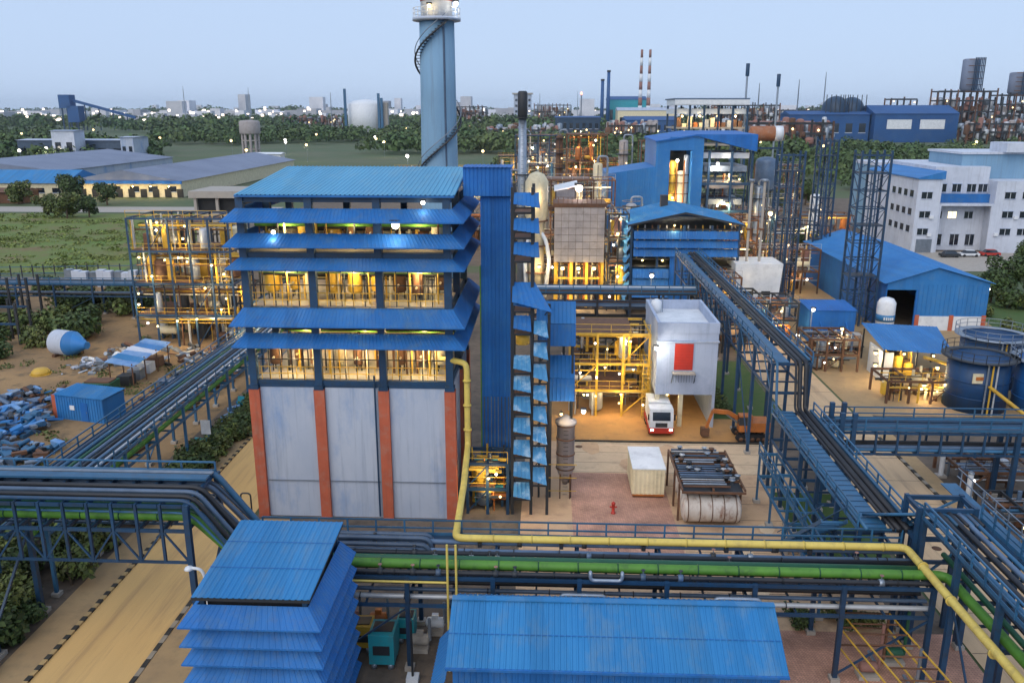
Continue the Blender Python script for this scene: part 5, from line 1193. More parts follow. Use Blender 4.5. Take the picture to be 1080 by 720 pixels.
for z in (4.2, 8.2, 12.6):
    for x in (87.4,): win(x, z, 200)
    for x in (106.5, 110.5, 114.5, 118.5): win(x, z, 200.5, 2.4, 1.5, 'lit_window' if (x, z) == (114.5, 4.2) else 'glass')
for x, z in ((88.9, 3.9), (88.9, 8.0), (108.4, 7.9), (112.4, 12.2), (104.4, 4.0)): ac = slab(t, 'air_conditioner', x - .45, x + .45, 199.5 if x < 95 else 200.0, 199.99 if x < 95 else 200.49, z, z + .7, 'white')
for x in (92.6, 96, 99.4, 102): win(x, 13.8, 204.5, 2.0, 1.8)
for k, x in enumerate((92.4, 95.8, 99.6)): win(x, 7.6, 204.5, 1.9, 1.6, 'lit_window' if k == 1 else 'glass')
for x in (93.0, 97.0, 100.6): win(x, 1.2, 204.5, 2.0, 2.6)
for z in (4.6, 8.6, 12.8):
    for y in (203, 206.5, 210, 213.5): w = slab(t, 'window', 85.12, 85.25, y - .9, y + .9, z, z + 1.5, 'glass'); slab(w, 'sill', 85.0, 85.196, y - 1, y + 1, z - .16, z - .003, 'concrete')
slab(t, 'ground_door', 86.2, 89.8, 199.9, 200.0, .1, 3.2, 'galv')
t = thing('water_cabin', 'pale blue annex block standing behind the white office building', 'building', (100, 236, 0))
slab(t, 'wall', 88, 118, 236, 250, 0, 18, 'stack_blue'); slab(t, 'parapet', 87.6, 118.4, 235.6, 250.4, 18, 18.8, 'white_wall')
for i, x in enumerate((91.5, 96.3, 101.5)):
    cx, cy = x, 194.0 + i
    t = thing('parked_car', ('dark parked car before the office entrance, nearest the wing', 'white parked car in the middle before the office entrance', 'red parked car before the office entrance')[i], 'car', (cx, cy, 0))
    m = ('steel_dark', 'white', 'red')[i]
    hull(t, 'body', [(cy - .9, .35), (cy - .9, .85), (cy + .9, .85), (cy + .9, .35)], cx - 2.1, cx + 2.1, m)
    v = [(cx - 1.5, cy - .8, .85), (cx + 1.6, cy - .8, .85), (cx + 1.6, cy + .8, .85), (cx - 1.5, cy + .8, .85), (cx - .9, cy - .65, 1.45), (cx + 1.1, cy - .65, 1.45), (cx + 1.1, cy + .65, 1.45), (cx - .9, cy + .65, 1.45)]
    mesh(t, 'cabin', v, [(3, 2, 1, 0), (4, 5, 6, 7), (0, 1, 5, 4), (1, 2, 6, 5), (2, 3, 7, 6), (3, 0, 4, 7)], 'glass')
    slab(t, 'roof', cx - .85, cx + 1.05, cy - .62, cy + .62, 1.452, 1.5, m)
    for a in (-1.35, 1.35):
        for b in (-.82, .82): lathe(t, 'wheel', (cx + a, cy + b - .1, .33), [(.12, 0), (.32, 0), (.33, .05), (.33, .15), (.32, .2), (.12, .2)], 'dark', 12, 'y')
for i, (x, y, z) in enumerate(((69.5, 133, 5.0), (68.3, 118.6, 2.4), (72, 108, 3.2), (77.5, 112, 3.6))):
    lamp(('tall lamp post on the lawn beside the warehouse', 'lamp post at the warehouse corner', 'lamp post on the lawn behind the round tanks', 'lamp post on the lawn near the picture edge')[i], x, y, z, 120, 'warm' if i else 'white', .25, pole=z)

# ------------------------------------------------------------------ chimneys
t = thing('chimney_stack', 'tall pale blue chimney with spiral stair and lit platform at its top', 'chimney', (-15.4, 116, 0))
cx, cy = -14.9, 116.0
lathe(t, 'shaft', (cx, cy, 0), [(2.75, 0), (2.55, 20), (2.36, 34), (2.28, 43.3)], 'stack_blue', 36)
lathe(t, 'platform', (cx, cy, 43.3), [(2.2, 0), (3.15, .1), (3.15, .45), (2.0, .45)], 'concrete', 32)
lathe(t, 'neck', (cx, cy, 43.7), [(2.05, 0), (2.0, 14)], 'white', 32)
for k in range(24):
    a = k * math.pi / 12; bar(t, 'rail_post', (cx + 3.05 * math.cos(a), cy + 3.05 * math.sin(a), 43.7), (cx + 3.05 * math.cos(a), cy + 3.05 * math.sin(a), 44.9), .06, .06, 'white')
for z in (44.3, 44.9): lathe(t, 'handrail', (cx, cy, z), [(3.02, 0), (3.08, 0), (3.08, .06), (3.02, .06)], 'white', 32)
lathe(t, 'red_band', (cx, cy, 45.75), [(2.06, 0), (2.1, 0), (2.1, 3), (2.05, 3)], 'red', 32)
sp = []
for k in range(150):
    a = -1.0 - k / 149 * 2 * math.pi * 1.75; z = 43.2 - k / 149 * 26
    sp.append((cx + 2.95 * math.cos(a), cy + 2.95 * math.sin(a), z))
tube(t, 'spiral_stringer', sp, .13, 'steel_dark', 6); tube(t, 'spiral_handrail', [(a, b, c + 1.05) for a, b, c in sp], .06, 'galv', 6)
for k in range(0, 150, 2):
    a, b, c = sp[k]; dx, dy = (a - cx) / 2.95, (b - cy) / 2.95
    bar(t, 'tread', (cx + dx * 2.3, cy + dy * 2.3, c + .1), (cx + dx * 2.98, cy + dy * 2.98, c + .1), .55, .06, 'steel_dark')
rod(t, 'conductor', (cx + 1.2, cy - 2.25, 5), (cx + 1.1, cy - 2.0, 43.2), .14, 'pipe_grey', 8)
lamp('warm lamp on the chimney platform lighting its neck', cx - .6, cy - 2.5, 45.0, 40, 'warm', .26)
lamp('white lamp at the rim of the chimney platform', cx + 2.7, cy - 1.6, 45.3, 50, 'white', .3)
t = thing('slim_chimney', 'slim grey chimney with a dark flared tip behind the process building', 'chimney', (-4.4, 140, 0))
lathe(t, 'shaft', (-4.4, 140, 0), [(.8, 0), (.72, 20), (.62, 31.0)], 'galv', 18); lathe(t, 'tip', (-4.4, 140, 31.0), [(.62, 0), (.8, .3), (.8, 3.9), (.6, 4.2)], 'steel_dark', 18)
for z in (22, 31): lathe(t, 'platform', (-4.4, 140, z), [(.7, 0), (1.25, 0), (1.25, .15), (.7, .15)], 'steel_dark', 18)
for k in range(30): bar(t, 'ladder_rung', (-4.6, 139.2, 12 + k * .65), (-4.2, 139.2, 12 + k * .65), .04, .04, 'steel_dark')

# ------------------------------------------------------------------ left yard
t = thing('site_cabin', 'plain blue metal site cabin with a small notice in the dirt yard', 'cabin', (-49.5, 84, 0), rz=math.radians(-14))
slab(t, 'wall', -3.1, 3.1, -1.6, 1.6, 0, 2.7, 'shed_blue'); ribbed(t, 'roof', (-3.25, 1.75, 2.95), (3.25, 1.75, 2.95), (3.25, -1.75, 2.75), (-3.25, -1.75, 2.75), 'roof_blue', .3, .04)
for k in range(18): slab(t, 'wall_rib', -3.0 + k * .35, -2.9 + k * .35, -1.65, -1.602, .1, 2.65, 'shed_blue')
d = slab(t, 'door', .2, 1.1, -1.68, -1.6, .05, 2.1, 'clad_blue'); slab(d, 'handle', .95, 1.02, -1.74, -1.682, 1.0, 1.15, 'galv')
slab(t, 'notice', -1.2, -.6, -1.7, -1.66, 1.2, 1.7, 'white'); slab(t, 'side_column', -3.7, -3.2, -1.5, -.7, 0, 2.6, 'pillar_red')
t = thing('sheet_canopy', 'long canopy of patched blue and white sheets on posts in the dirt yard', 'canopy', (-51, 98, 0))
for k in range(6): ribbed(t, 'roof_sheet', (-52.7, 93.4 + k * 1.75, 3.3 + .08 * (k % 2)), (-52.7, 95.1 + k * 1.75, 3.3 + .08 * (k % 2)), (-49.3, 95.1 + k * 1.75, 2.7 + .1 * (k % 3)), (-49.3, 93.4 + k * 1.75, 2.7), ('tarp', 'roof_blue', 'tarp', 'white_wall', 'shed_blue', 'tarp')[k], .3, .04)
for k in range(4):
    for x in (-52.4, -49.6): bar(t, 'post', (x, 93.8 + k * 3.2, 0), (x, 93.8 + k * 3.2, 2.95), .12, .12, 'steel_rust')
    slab(t, 'stored_pallet', -51.8, -50.2, 94 + k * 2.6, 95.6 + k * 2.6, .05, 1.3, ('steel_dark', 'galv', 'white', 'steel_rust')[k])
t = thing('waste_skip', 'dark green open waste skip in front of the sheet canopy', 'skip', (-52.5, 91.4, 0))
hull(t, 'tub', [(90.4, .2), (90.1, 1.6), (92.6, 1.6), (92.3, .2)], -54.0, -50.6, 'pipe_dkgreen')
slab(t, 'load', -53.8, -50.8, 90.5, 92.2, 1.601, 1.75, 'steel_rust')
for x in (-53.2, -51.4): bar(t, 'skid', (x, 90.3, .1), (x, 92.4, .1), .2, .2, 'steel_dark')
for k in range(5): slab(t, 'rib', -53.8 + k * .75, -53.65 + k * .75, 90.02, 90.16, .3, 1.55, 'pipe_dkgreen')
t = thing('lying_tank', 'scrapped tank lying on the dirt with a white barrel and blue cone', 'tank', (-64.5, 106.8, 0), rz=math.radians(-18))
lathe(t, 'barrel', (-2.6, 0, 1.75), [(1.45, 0), (1.7, .1), (1.7, 2.4), (1.72, 2.4), (1.72, 2.5), (1.7, 2.5)], 'white_wall', 26, 'x')
lathe(t, 'cone', (-2.6, 0, 1.75), [(1.7, 2.51), (1.7, 3.0), (.5, 5.2), (.5, 5.5)], 'shed_blue', 26, 'x')
for x in (-1.8, .2): slab(t, 'chock', x - .25, x + .25, -1.5, 1.5, 0, .35, 'steel_rust')
t = thing('yellow_basin', 'bright yellow upturned basin on the dirt near the scrapped tank', 'basin', (-64, 98.6, 0))
lathe(t, 'shell', (-64, 98.6, 0), [(1.15, 0), (1.1, .35), (.8, .7), (.3, .8)], 'yellow', 20); lathe(t, 'rim', (-64, 98.6, 0), [(1.15, .0), (1.28, .0), (1.28, .1), (1.15, .1)], 'yellow', 20)
def heap(label, name, cat, x0, x1, y0, y1, n, mats, s, seed, h=.8, group=None):
    """pile of separate scraps: every piece its own part"""
    R = random.Random(seed)
    t = thing(name, label, cat, ((x0 + x1) / 2, (y0 + y1) / 2, 0), group)
    for k in range(n):
        x, y = R.uniform(x0, x1), R.uniform(y0, y1); z = R.uniform(.05, h)
        a = R.uniform(0, 6.28); L = R.uniform(.5, 1) * s
        M = Matrix.Translation((x, y, z)) @ Matrix.Rotation(a, 4, 'Z') @ Matrix.Rotation(R.uniform(-.35, .35), 4, 'Y') @ Matrix.Rotation(R.uniform(-.2, .2), 4, 'X')
        if R.random() < .7: link('scrap_piece', unit_box(R.choice(mats)), t, M @ Matrix.Diagonal((L, L * R.uniform(.25, .8), R.uniform(.08, .5), 1)))
        else: link('scrap_tube', unit_cyl(R.choice(mats), 8), t, M @ Matrix.Rotation(1.57, 4, 'Y') @ Matrix.Diagonal((.15 * s, .15 * s, L * 1.4, 1)))
    return t
heap('heap of white rubble beside the scrapped tank', 'rubble_heap', 'heap', -61.5, -57, 98.5, 104, 40, ('galv', 'concrete_warm', 'galv', 'white_wall'), .9, 1, .8)
heap('scrap pile of blue and white sheets at the picture edge', 'scrap_heap', 'heap', -62, -52.4, 75, 83, 120, ('tarp', 'steel_mid', 'steel_dark', 'galv', 'shed_blue', 'pipe_grey'), 1.7, 2, 1.2)
heap('scrap pile of dark blue offcuts nearer the rack', 'scrap_heap', 'heap', -55, -47.5, 67.5, 75.0, 100, ('steel_mid', 'tarp', 'galv', 'steel_dark', 'pipe_grey', 'steel_rust'), 1.5, 3, .9)
heap('scrap pile of pale blue sheets beside the blue cabin', 'scrap_heap', 'heap', -62, -54, 84.5, 91, 90, ('tarp', 'roof_blue', 'steel_dark', 'galv', 'steel_rust', 'pipe_grey'), 1.7, 4, 1.0)
heap('scrap pile of mixed metal behind the blue cabin', 'scrap_heap', 'heap', -46.5, -39.0, 86, 101, 100, ('steel_rust', 'steel_dark', 'galv', 'pipe_grey', 'steel_rust'), 2.0, 5, .8)
heap('pile of blue tarpaulin bundles between rack and hedge', 'scrap_heap', 'heap', -33.6, -32.9, 60, 92, 60, ('tarp', 'shed_blue', 'clad_blue', 'teal', 'galv'), 1.4, 6, 1.4)
heap('loose grey scrap scattered over the tan yard below the lit frame', 'scrap_heap', 'heap', -60, -38, 103, 111, 100, ('steel_rust', 'steel_dark', 'galv', 'white', 'concrete_warm'), 1.8, 7, .6)
t = thing('pipe_stack', 'stack of long brown steel pipes lying beside the blue rack', 'pipe stack', (-43, 70, 0))
for k in range(22): rod(t, 'steel_pipe', (-46.4 + (k % 11) * .55, 62 + (k * 7 % 5) * .4, .16 + .28 * (k // 11)), (-45.0 + (k % 11) * .55, 76.5 + (k * 3 % 5) * .5, .16 + .28 * (k // 11)), .14, ('steel_rust', 'pipe_grey', 'steel_rust', 'steel_dark')[k % 4], 8)
t = thing('sack_wall', 'row of white big bags lined up beyond the dirt yard', 'sacks', (-88, 152, 0))
for k in range(11):
    x = -91 + k * 1.6; M = Matrix.Translation((x, 153.5 - .35 * (k % 3), 1.6)) @ Matrix.Diagonal((1.42, 1.4, 3.2 - .3 * (k % 4), 1))
    o = link('sack', unit_box('white_wall' if k % 3 else 'galv'), t, M)
t = thing('yard_fence', 'dark post and wire fence along the far edge of the dirt yard', 'fence', (-90, 150, 0))
for k in range(36): bar(t, 'fence_post', (-128 + k * 2, 149.5 + .25 * k, 0), (-128 + k * 2, 149.5 + .25 * k, 4.0), .16, .16, 'steel_dark')
for z in (1.2, 2.4, 3.6): bar(t, 'fence_wire', (-128, 149.5, z), (-58, 158.3, z), .1, .1, 'steel_mid')
for i, (x, y) in enumerate(((-92, 118), (-83, 123), (-78, 112))):
    t = thing('steel_post_frame', ('dark upright steel frame near the picture edge behind the scrapped tank', 'dark upright steel frame amid bushes behind the scrapped tank', 'low dark steel frame right behind the scrapped tank')[i], 'frame', (x, y, 0))
    for dx in (0, 3):
        for dy in (0, 3): bar(t, 'post', (x + dx, y + dy, 0), (x + dx, y + dy, 9 - 1.5 * i), .3, .3, 'steel_dark')
    for z in (3, 6.5 - i * .5): bar(t, 'beam', (x, y, z), (x + 3, y, z), .2, .3, 'steel_blue')
platform('white and blue framed shelter at the picture edge beyond the bushes', -103, -93, 122, 130, (4.0, 8.0), 'galv', ('white', 'shed_blue', 'galv', 'steel_dark'), 61, 4)
for i, (x, y, z) in enumerate(((-35.6, 98, 7.8), (-70, 156, 5.2))):
    lamp(('bright orange lamp at the end of the blue rack beside the louvred building', 'warm lamp over the row of white bags')[i], x, y, z, (260, 150)[i], 'warm', (.42, .3)[i], pole=z)
t = thing('street_lamp', 'unlit white street lamp arching beside the tan road', 'street lamp', (-19.2, 41.5, 0))
tube(t, 'mast', [(-19.2, 41.5, 0), (-19.2, 41.5, 6.5), (-19.4, 41.5, 7.1), (-20.0, 41.5, 7.15)], .09, 'white', 10, .5); lathe(t, 'lamp_head', (-20.1, 41.5, 7.08), [(.05, -.12), (.28, 0), (.2, .12), (.03, .2)], 'white', 12)
t = thing('notice_board', 'small white notice board on a post in the hedge', 'sign', (-33.0, 76, 0))
rod(t, 'post', (-32.6, 74, 0), (-32.6, 74, 3.6), .06, 'galv', 8); slab(t, 'board', -33.05, -32.15, 73.86, 73.93, 2.2, 3.6, 'white')
t = thing('gate_loop', 'dark hoop barrier at the foot of the first red pillar', 'barrier', (-24.0, 60, 0))
tube(t, 'hoop', [(-24.4, 60.5, 0), (-24.4, 60.5, 2.6), (-23.6, 60.5, 2.6), (-23.6, 60.5, 0)], .07, 'steel_dark', 8, .3)
t = thing('slab_building', 'weathered concrete roofed block behind the lit pipe frame', 'building', (-60, 150, 0))
slab(t, 'wall', -64, -55.5, 151, 160, 0, 14.4, 'concrete_warm'); slab(t, 'roof_slab', -65, -54.6, 150, 161, 17.0, 18.2, 'concrete_warm')
for x in (-64, -60, -56): bar(t, 'column', (x, 150.6, 0), (x, 150.6, 17.0), .5, .5, 'concrete_warm')
slab(t, 'upper_wall', -64, -55.5, 151.5, 160, 14.6, 17.0, 'dark')

# ------------------------------------------------------------------ vegetation
def leaf_mesh(name, lobes, n, size, m, seed, flat=.5):
    """crown of loose leaf clumps: small bent quads scattered through the lobes, denser towards their surface"""
    g = np.random.default_rng(seed)
    L = np.array(lobes, float); w = (L[:, 3] * L[:, 4] * L[:, 5]) ** .67; w /= w.sum()
    idx = g.choice(len(L), n, p=w)
    d = g.normal(size=(n, 3)); d /= np.linalg.norm(d, axis=1)[:, None]
    rad = g.uniform(.35, 1.0, n) ** .45 * g.uniform(.85, 1.12, n)
    c = L[idx, :3] + d * L[idx, 3:6] * rad[:, None]
    c[:, 2] = np.maximum(c[:, 2], .06)
    nrm = d + g.normal(size=(n, 3)) * .6; nrm[:, 2] += flat; nrm /= np.linalg.norm(nrm, axis=1)[:, None]
    u = np.cross(nrm, g.normal(size=(n, 3))); u /= np.linalg.norm(u, axis=1)[:, None]; v = np.cross(nrm, u)
    s = size * g.uniform(.6, 1.4, n)[:, None]
    q = np.stack([c - u * s, c - v * s * .6 + nrm * s * .15, c + u * s, c + v * s * .6 - nrm * s * .1], 1).reshape(-1, 3)
    me = bpy.data.meshes.new(name)
    me.vertices.add(4 * n); me.vertices.foreach_set('co', q.astype(np.float32).ravel())
    me.loops.add(4 * n); me.loops.foreach_set('vertex_index', np.arange(4 * n, dtype=np.int32))
    me.polygons.add(n); me.polygons.foreach_set('loop_start', np.arange(0, 4 * n, 4, dtype=np.int32)); me.polygons.foreach_set('loop_total', np.full(n, 4, np.int32))
    me.update(calc_edges=True); me.materials.append(MATS[m])
    return me

def stem_mesh(h, r, seed, limbs=4, spread=1.0):
    R = random.Random(seed); v, f = [], []
    def seg(p, q, r0, r1):
        p, q = Vector(p), Vector(q); z = (q - p).normalized(); x = z.orthogonal().normalized(); y = z.cross(x); b = len(v)
        for c, r_ in ((p, r0), (q, r1)):
            for k in range(6): a = k * math.pi / 3; v.append(c + x * math.cos(a) * r_ + y * math.sin(a) * r_)
        for k in range(6): f.append((b + k, b + (k + 1) % 6, b + 6 + (k + 1) % 6, b + 6 + k))
    mid = (R.uniform(-.1, .1) * spread, R.uniform(-.1, .1) * spread, h * .5)
    seg((0, 0, -.1), mid, r, r * .75); seg(mid, (mid[0], mid[1], h), r * .75, r * .3)
    for k in range(limbs):
        a = k * 6.28 / limbs + R.random(); seg((mid[0], mid[1], h * R.uniform(.4, .65)), (mid[0] + math.cos(a) * spread, mid[1] + math.sin(a) * spread, h * R.uniform(.75, 1.1)), r * .45, r * .12)
    me = bpy.data.meshes.new('trunk'); me.from_pydata([tuple(a) for a in v], [], f); me.materials.append(MATS['bark']); me.update()
    return me

SH = []
for s in range(5):
    R = random.Random(s + 40); lob = [(R.uniform(-.5, .5), R.uniform(-.5, .5), R.uniform(.5, 1.0), R.uniform(.45, .75), R.uniform(.45, .75), R.uniform(.4, .65)) for _ in range(5)]
    SH.append((leaf_mesh('shrub_foliage', lob, 620, .13, 'leaf_dark' if s % 2 else 'leaf_mid', s), stem_mesh(.9, .06, s, 4, .4)))
TR = []
for s in range(4):
    R = random.Random(s + 60); lob = [(0, 0, 3.2, 1.8, 1.8, 1.6)] + [(R.uniform(-1.9, 1.9), R.uniform(-1.9, 1.9), R.uniform(1.2, 4.2), R.uniform(.8, 1.4), R.uniform(.8, 1.4), R.uniform(.7, 1.1)) for _ in range(8)]
    TR.append((leaf_mesh('tree_crown', lob, 2200, .24, 'leaf_dark' if s % 2 else 'leaf_mid', s + 9), stem_mesh(3.4, .18, s, 6, 1.5)))

def plant(name, label, cat, var, x, y, s, group, parts=('foliage', 'stem'), sz=None):
    t = bpy.data.objects.new(name, None); t.location = (x, y, 0); t.rotation_euler = (0, 0, rng.uniform(0, 6.28)); t.scale = (s, s, (sz or s)); t.empty_display_size = .3
    col.objects.link(t); meta(t, label, cat, group)
    for me, nm in zip(var, parts):
        o = bpy.data.objects.new(nm, me); o.parent = t; col.objects.link(o)
    return t
# clipped shrubs in the bed beside the road, and along the hedge strip
for k in range(90):
    x, y = rng.uniform(-42, -32.9), rng.uniform(34, 60)
    if y > 40 and x > -36 - (y - 40) * .0 and rng.random() < .25: continue
    plant('shrub', 'round green shrub in the planting bed beside the tan road', 'shrub', SH[k % 5], x, y, rng.uniform(1.0, 1.75), 'shrubs in the planting bed')
for k in range(84):
    y = 60 + k * .5; x = rng.uniform(-33.0, -31.9) if y < 70 else rng.uniform(-33.4, -30.9)
    plant('shrub', 'dark green shrub of the hedge between the blue rack and the road', 'shrub', SH[k % 5], x, y, rng.uniform(1.05, 1.6), 'hedge shrubs beside the blue rack')
for k in range(75):
    x, y = rng.uniform(-104, -67), rng.uniform(98, 127)
    if x > -72 and y < 108: continue
    plant('shrub', 'overgrown bush behind the scrapped tank at the picture edge', 'shrub', SH[k % 5], x, y, rng.uniform(1.6, 2.9), 'bushes behind the scrapped tank')
for k in range(34):
    plant('shrub', 'weedy bush on the dirt below the row of white bags', 'shrub', SH[k % 5], rng.uniform(-98, -60), rng.uniform(131, 148), rng.uniform(1.5, 2.9), 'weedy bushes below the white bags')
for k in range(12):
    plant('shrub', 'low shrub on the lawn under the grey building side', 'shrub', SH[k % 5], rng.uniform(18.3, 19.4), rng.uniform(85, 104), rng.uniform(.9, 1.5), 'shrubs beside the grey building')
for k in range(10):
    plant('shrub', 'low shrub under the pipe rack behind the pink paving', 'shrub', SH[k % 5], rng.uniform(15, 21), rng.uniform(47.8, 49.2), rng.uniform(.6, .9), 'shrubs behind the pink paving')
for k in range(26):
    plant('shrub', 'green bush on the lawn between warehouse and round tanks', 'shrub', SH[k % 5], rng.uniform(68.5, 95), rng.uniform(115, 148), rng.uniform(1.4, 3.0), 'bushes on the lawn beside the warehouse')
trees = [(-150, 256, 1.7, 'dark tree in the middle of the clump at the far edge of the green field'), (-144, 258, 1.5, 'dark tree at one side of the clump at the far edge of the green field'), (-158, 260, 1.4, 'small tree beside the clump at the far edge of the green field'),
         (-176, 226, 1.3, 'lone tree in the grass near the picture edge'), (-166, 214, 1.1, 'small lone tree in the grass below the far road'), (-93, 250, 1.4, 'tree behind the lit yellow pipe frame'), (-84, 240, 1.2, 'smaller tree behind the lit yellow pipe frame'),
         (56, 182, 1.5, 'tree between the lattice towers and the office'), (44, 178, 1.3, 'tree seen between the first two lattice towers'), (104, 186, 1.1, 'small tree on the office forecourt'), (124, 180, 1.3, 'tree at the picture edge before the office'), (84, 152, 1.5, 'tree beside the warehouse on the lawn'),
         (92, 140, 1.4, 'bushy tree near the picture edge on the lawn'), (77, 146, 1.3, 'tree close behind the warehouse corner')]
for k, (x, y, s, lab) in enumerate(trees): plant('tree', lab, 'tree', TR[k % 4], x, y, s, None, ('crown', 'trunk'))
for k in range(18, 60):
    x, y = (-250 + rng.uniform(0, 240), rng.uniform(292, 340)) if k < 30 else (rng.uniform(62, 220), rng.uniform(255, 330))
    if k < 30 and -215 < x < -140 and y > 300: y = 296
    plant('tree', 'tree in the scattered row before the far warehouses' if k < 30 else 'tree in the belt behind the office building', 'tree', TR[k % 4], x, y, rng.uniform(1.2, 2.1), 'trees before the far warehouses' if k < 30 else 'trees behind the office', ('crown', 'trunk'))

# tall grass and weeds over the green field
g0 = np.random.default_rng(5)
fl = [(x, y, .15, g0.uniform(1.5, 6), g0.uniform(1, 3), g0.uniform(.25, .8)) for x, y in zip(g0.uniform(-235, -92, 420), g0.uniform(165, 266, 420))]
meta(link('field_grass', leaf_mesh('field_grass', fl, 26000, .34, 'grass_tuft', 77, .9), None, Matrix.Identity(4)), 'rough tufts of grass and weeds over the green field', 'grass', None, 'stuff')
fl = [(x, y, .1, g0.uniform(.5, 2.2), g0.uniform(.5, 1.6), g0.uniform(.15, .45)) for x, y in zip(g0.uniform(-75, -40, 60), g0.uniform(64, 125, 60)) if x < -47 or y > 88]
meta(link('yard_weeds', leaf_mesh('yard_weeds', fl, 3600, .16, 'leaf_mid', 78, .5), None, Matrix.Identity(4)), 'low weeds growing in patches across the dirt yard', 'weeds', None, 'stuff')

# far woods: one mass
def wood(name, label, zones, seed, q=88):
    g = np.random.default_rng(seed); C, S = [], []
    for (x0, x1, y0, y1, n, s) in zones:
        # clumped: keep points where a coarse random field is high
        m = int(n * 2.2); x = g.uniform(x0, x1, m); y = g.uniform(y0, y1, m)
        f = np.sin(x * .021 + seed) + np.sin(y * .017 + 1.3 * seed) + np.sin((x + y) * .011) + g.normal(size=m) * .6
        k = np.argsort(-f)[:n]; C.append(np.stack([x[k], y[k]], 1)); S.append(s * g.uniform(.7, 1.4, n))
    C, S = np.concatenate(C), np.concatenate(S); n = len(C)
    d = g.normal(size=(n, q, 3)); d /= np.linalg.norm(d, axis=2)[..., None]; d[..., 2] = np.abs(d[..., 2]) * 1.1 - .15
    p = d * g.uniform(.75, 1.15, (n, q, 1)) * S[:, None, None]; p[..., 2] += S[:, None] * .55; p[..., :2] += C[:, None, :]
    nr = d + g.normal(size=(n, q, 3)) * .45; nr /= np.linalg.norm(nr, axis=2)[..., None]
    u = np.cross(nr, g.normal(size=(n, q, 3))); u /= np.linalg.norm(u, axis=2)[..., None]; v = np.cross(nr, u)
    s = (S[:, None] * g.uniform(.10, .22, (n, q)))[..., None]
    Q = np.stack([p - u * s, p - v * s, p + u * s, p + v * s], 2).reshape(-1, 3); N = n * q
    me = bpy.data.meshes.new(name); me.vertices.add(4 * N); me.vertices.foreach_set('co', Q.astype(np.float32).ravel())
    me.loops.add(4 * N); me.loops.foreach_set('vertex_index', np.arange(4 * N, dtype=np.int32))
    me.polygons.add(N); me.polygons.foreach_set('loop_start', np.arange(0, 4 * N, 4, dtype=np.int32)); me.polygons.foreach_set('loop_total', np.full(N, 4, np.int32))
    me.update(calc_edges=True); me.materials.append(MATS['leaf_far'])
    return meta(link(name, me, None, Matrix.Identity(4)), label, 'wood', None, 'stuff')
wood('far_wood', 'dark green woods stretching from behind the plant to the horizon', [(-760, 40, 660, 1150, 800, 8), (-1900, 1900, 1300, 3200, 1900, 13), (-30, 140, 340, 560, 260, 4.5), (170, 620, 480, 860, 900, 5), (-520, -250, 470, 900, 240, 7), (-3500, 3500, 3200, 6500, 1200, 26), (30, 170, 560, 900, 160, 8)], 3)

# ------------------------------------------------------------------ far buildings
def far_shed(name, label, x0, x1, y0, y1, h, rise, wall, roof, axis='x', bays=6, group=None, cat='warehouse', win=True):
    t = thing(name, label, cat, ((x0 + x1) / 2, y0, 0), group)
    slab(t, 'wall', x0, x1, y0, y1, 0, h, wall)
    if axis == 'x':
        m = (y0 + y1) / 2; V = [(x0 - 1, y0 - 1, h), (x1 + 1, y0 - 1, h), (x1 + 1, m, h + rise), (x0 - 1, m, h + rise), (x0 - 1, y1 + 1, h), (x1 + 1, y1 + 1, h)]
        mesh(t, 'roof', V, [(0, 1, 2, 3), (3, 2, 5, 4), (0, 3, 4), (1, 5, 2)], roof)
    else:
        m = (x0 + x1) / 2; V = [(x0 - 1, y0 - 1, h), (x1 + 1, y0 - 1, h), (m, y0 - 1, h + rise), (x0 - 1, y1 + 1, h), (x1 + 1, y1 + 1, h), (m, y1 + 1, h + rise)]
        mesh(t, 'roof', V, [(0, 1, 2), (0, 2, 5, 3), (2, 1, 4, 5), (3, 5, 4)], roof)
    if win:
        st = (x1 - x0) / bays
        for i in range(bays):
            w = slab(t, 'window', x0 + (i + .25) * st, x0 + (i + .75) * st, y0 - .12, y0 - .003, h * .35, h * .68, 'glass'); slab(w, 'sill', x0 + (i + .22) * st, x0 + (i + .78) * st, y0 - .3, y0 - .12, h * .32, h * .35, 'concrete')
    return t
# long warehouse complex on the left
t = far_shed('warehouse', 'long cream warehouse under a blue edged roof beyond the green field', -236, -186, 318, 345, 5.6, 4.2, 'cream', 'roof_blue', 'x', 8)
t = far_shed('warehouse', 'wide grey roofed warehouse with lit yellow loading front', -186, -142, 322, 470, 6.2, 4.2, 'cream', 'far_roof', 'y', 6)
for k in range(9):
    x = -182 + k * 4.8
    slab(t, 'loading_bay', x, x + 2.4, 321.6, 321.997, .1, 3.2, 'dark')
slab(t, 'eave_band', -187.2, -141, 320.5, 321, 5.2, 6.4, 'clad_blue')
for k in range(6): lamp('warm lamp over the loading front of the grey roofed warehouse', -180 + k * 7, 318, 4.6, 500, 'warm', .35, 'lamps on the loading front')
far_shed('warehouse', 'grey roofed warehouse standing behind the long cream one', -290, -215, 365, 480, 7, 4.5, 'concrete', 'far_roof', 'y', 6)
far_shed('open_store', 'brown open store with rusty roof beside the cream warehouse', -212, -190, 298, 308, 4.0, 1.2, 'steel_rust', 'steel_rust', 'x', 3)
far_shed('industrial_block', 'blue grey industrial block with big windows behind the warehouses', -330, -262, 520, 545, 15, .6, 'pipe_grey', 'concrete', 'x', 7, cat='building')
far_shed('white_block', 'white service block rising over the blue grey industrial block', -300, -286, 507, 519, 21, .4, 'white_wall', 'concrete', 'x', 2, cat='building')
far_shed('grey_block', 'grey tower block at the end of the blue grey industrial building', -262, -254, 515, 535, 17, .4, 'concrete', 'concrete', 'x', 2, cat='building')
far_shed('grey_block', 'low dark service block at the picture edge on the horizon side', -390, -345, 500, 520, 14, .5, 'steel_dark', 'concrete', 'x', 5, cat='building')
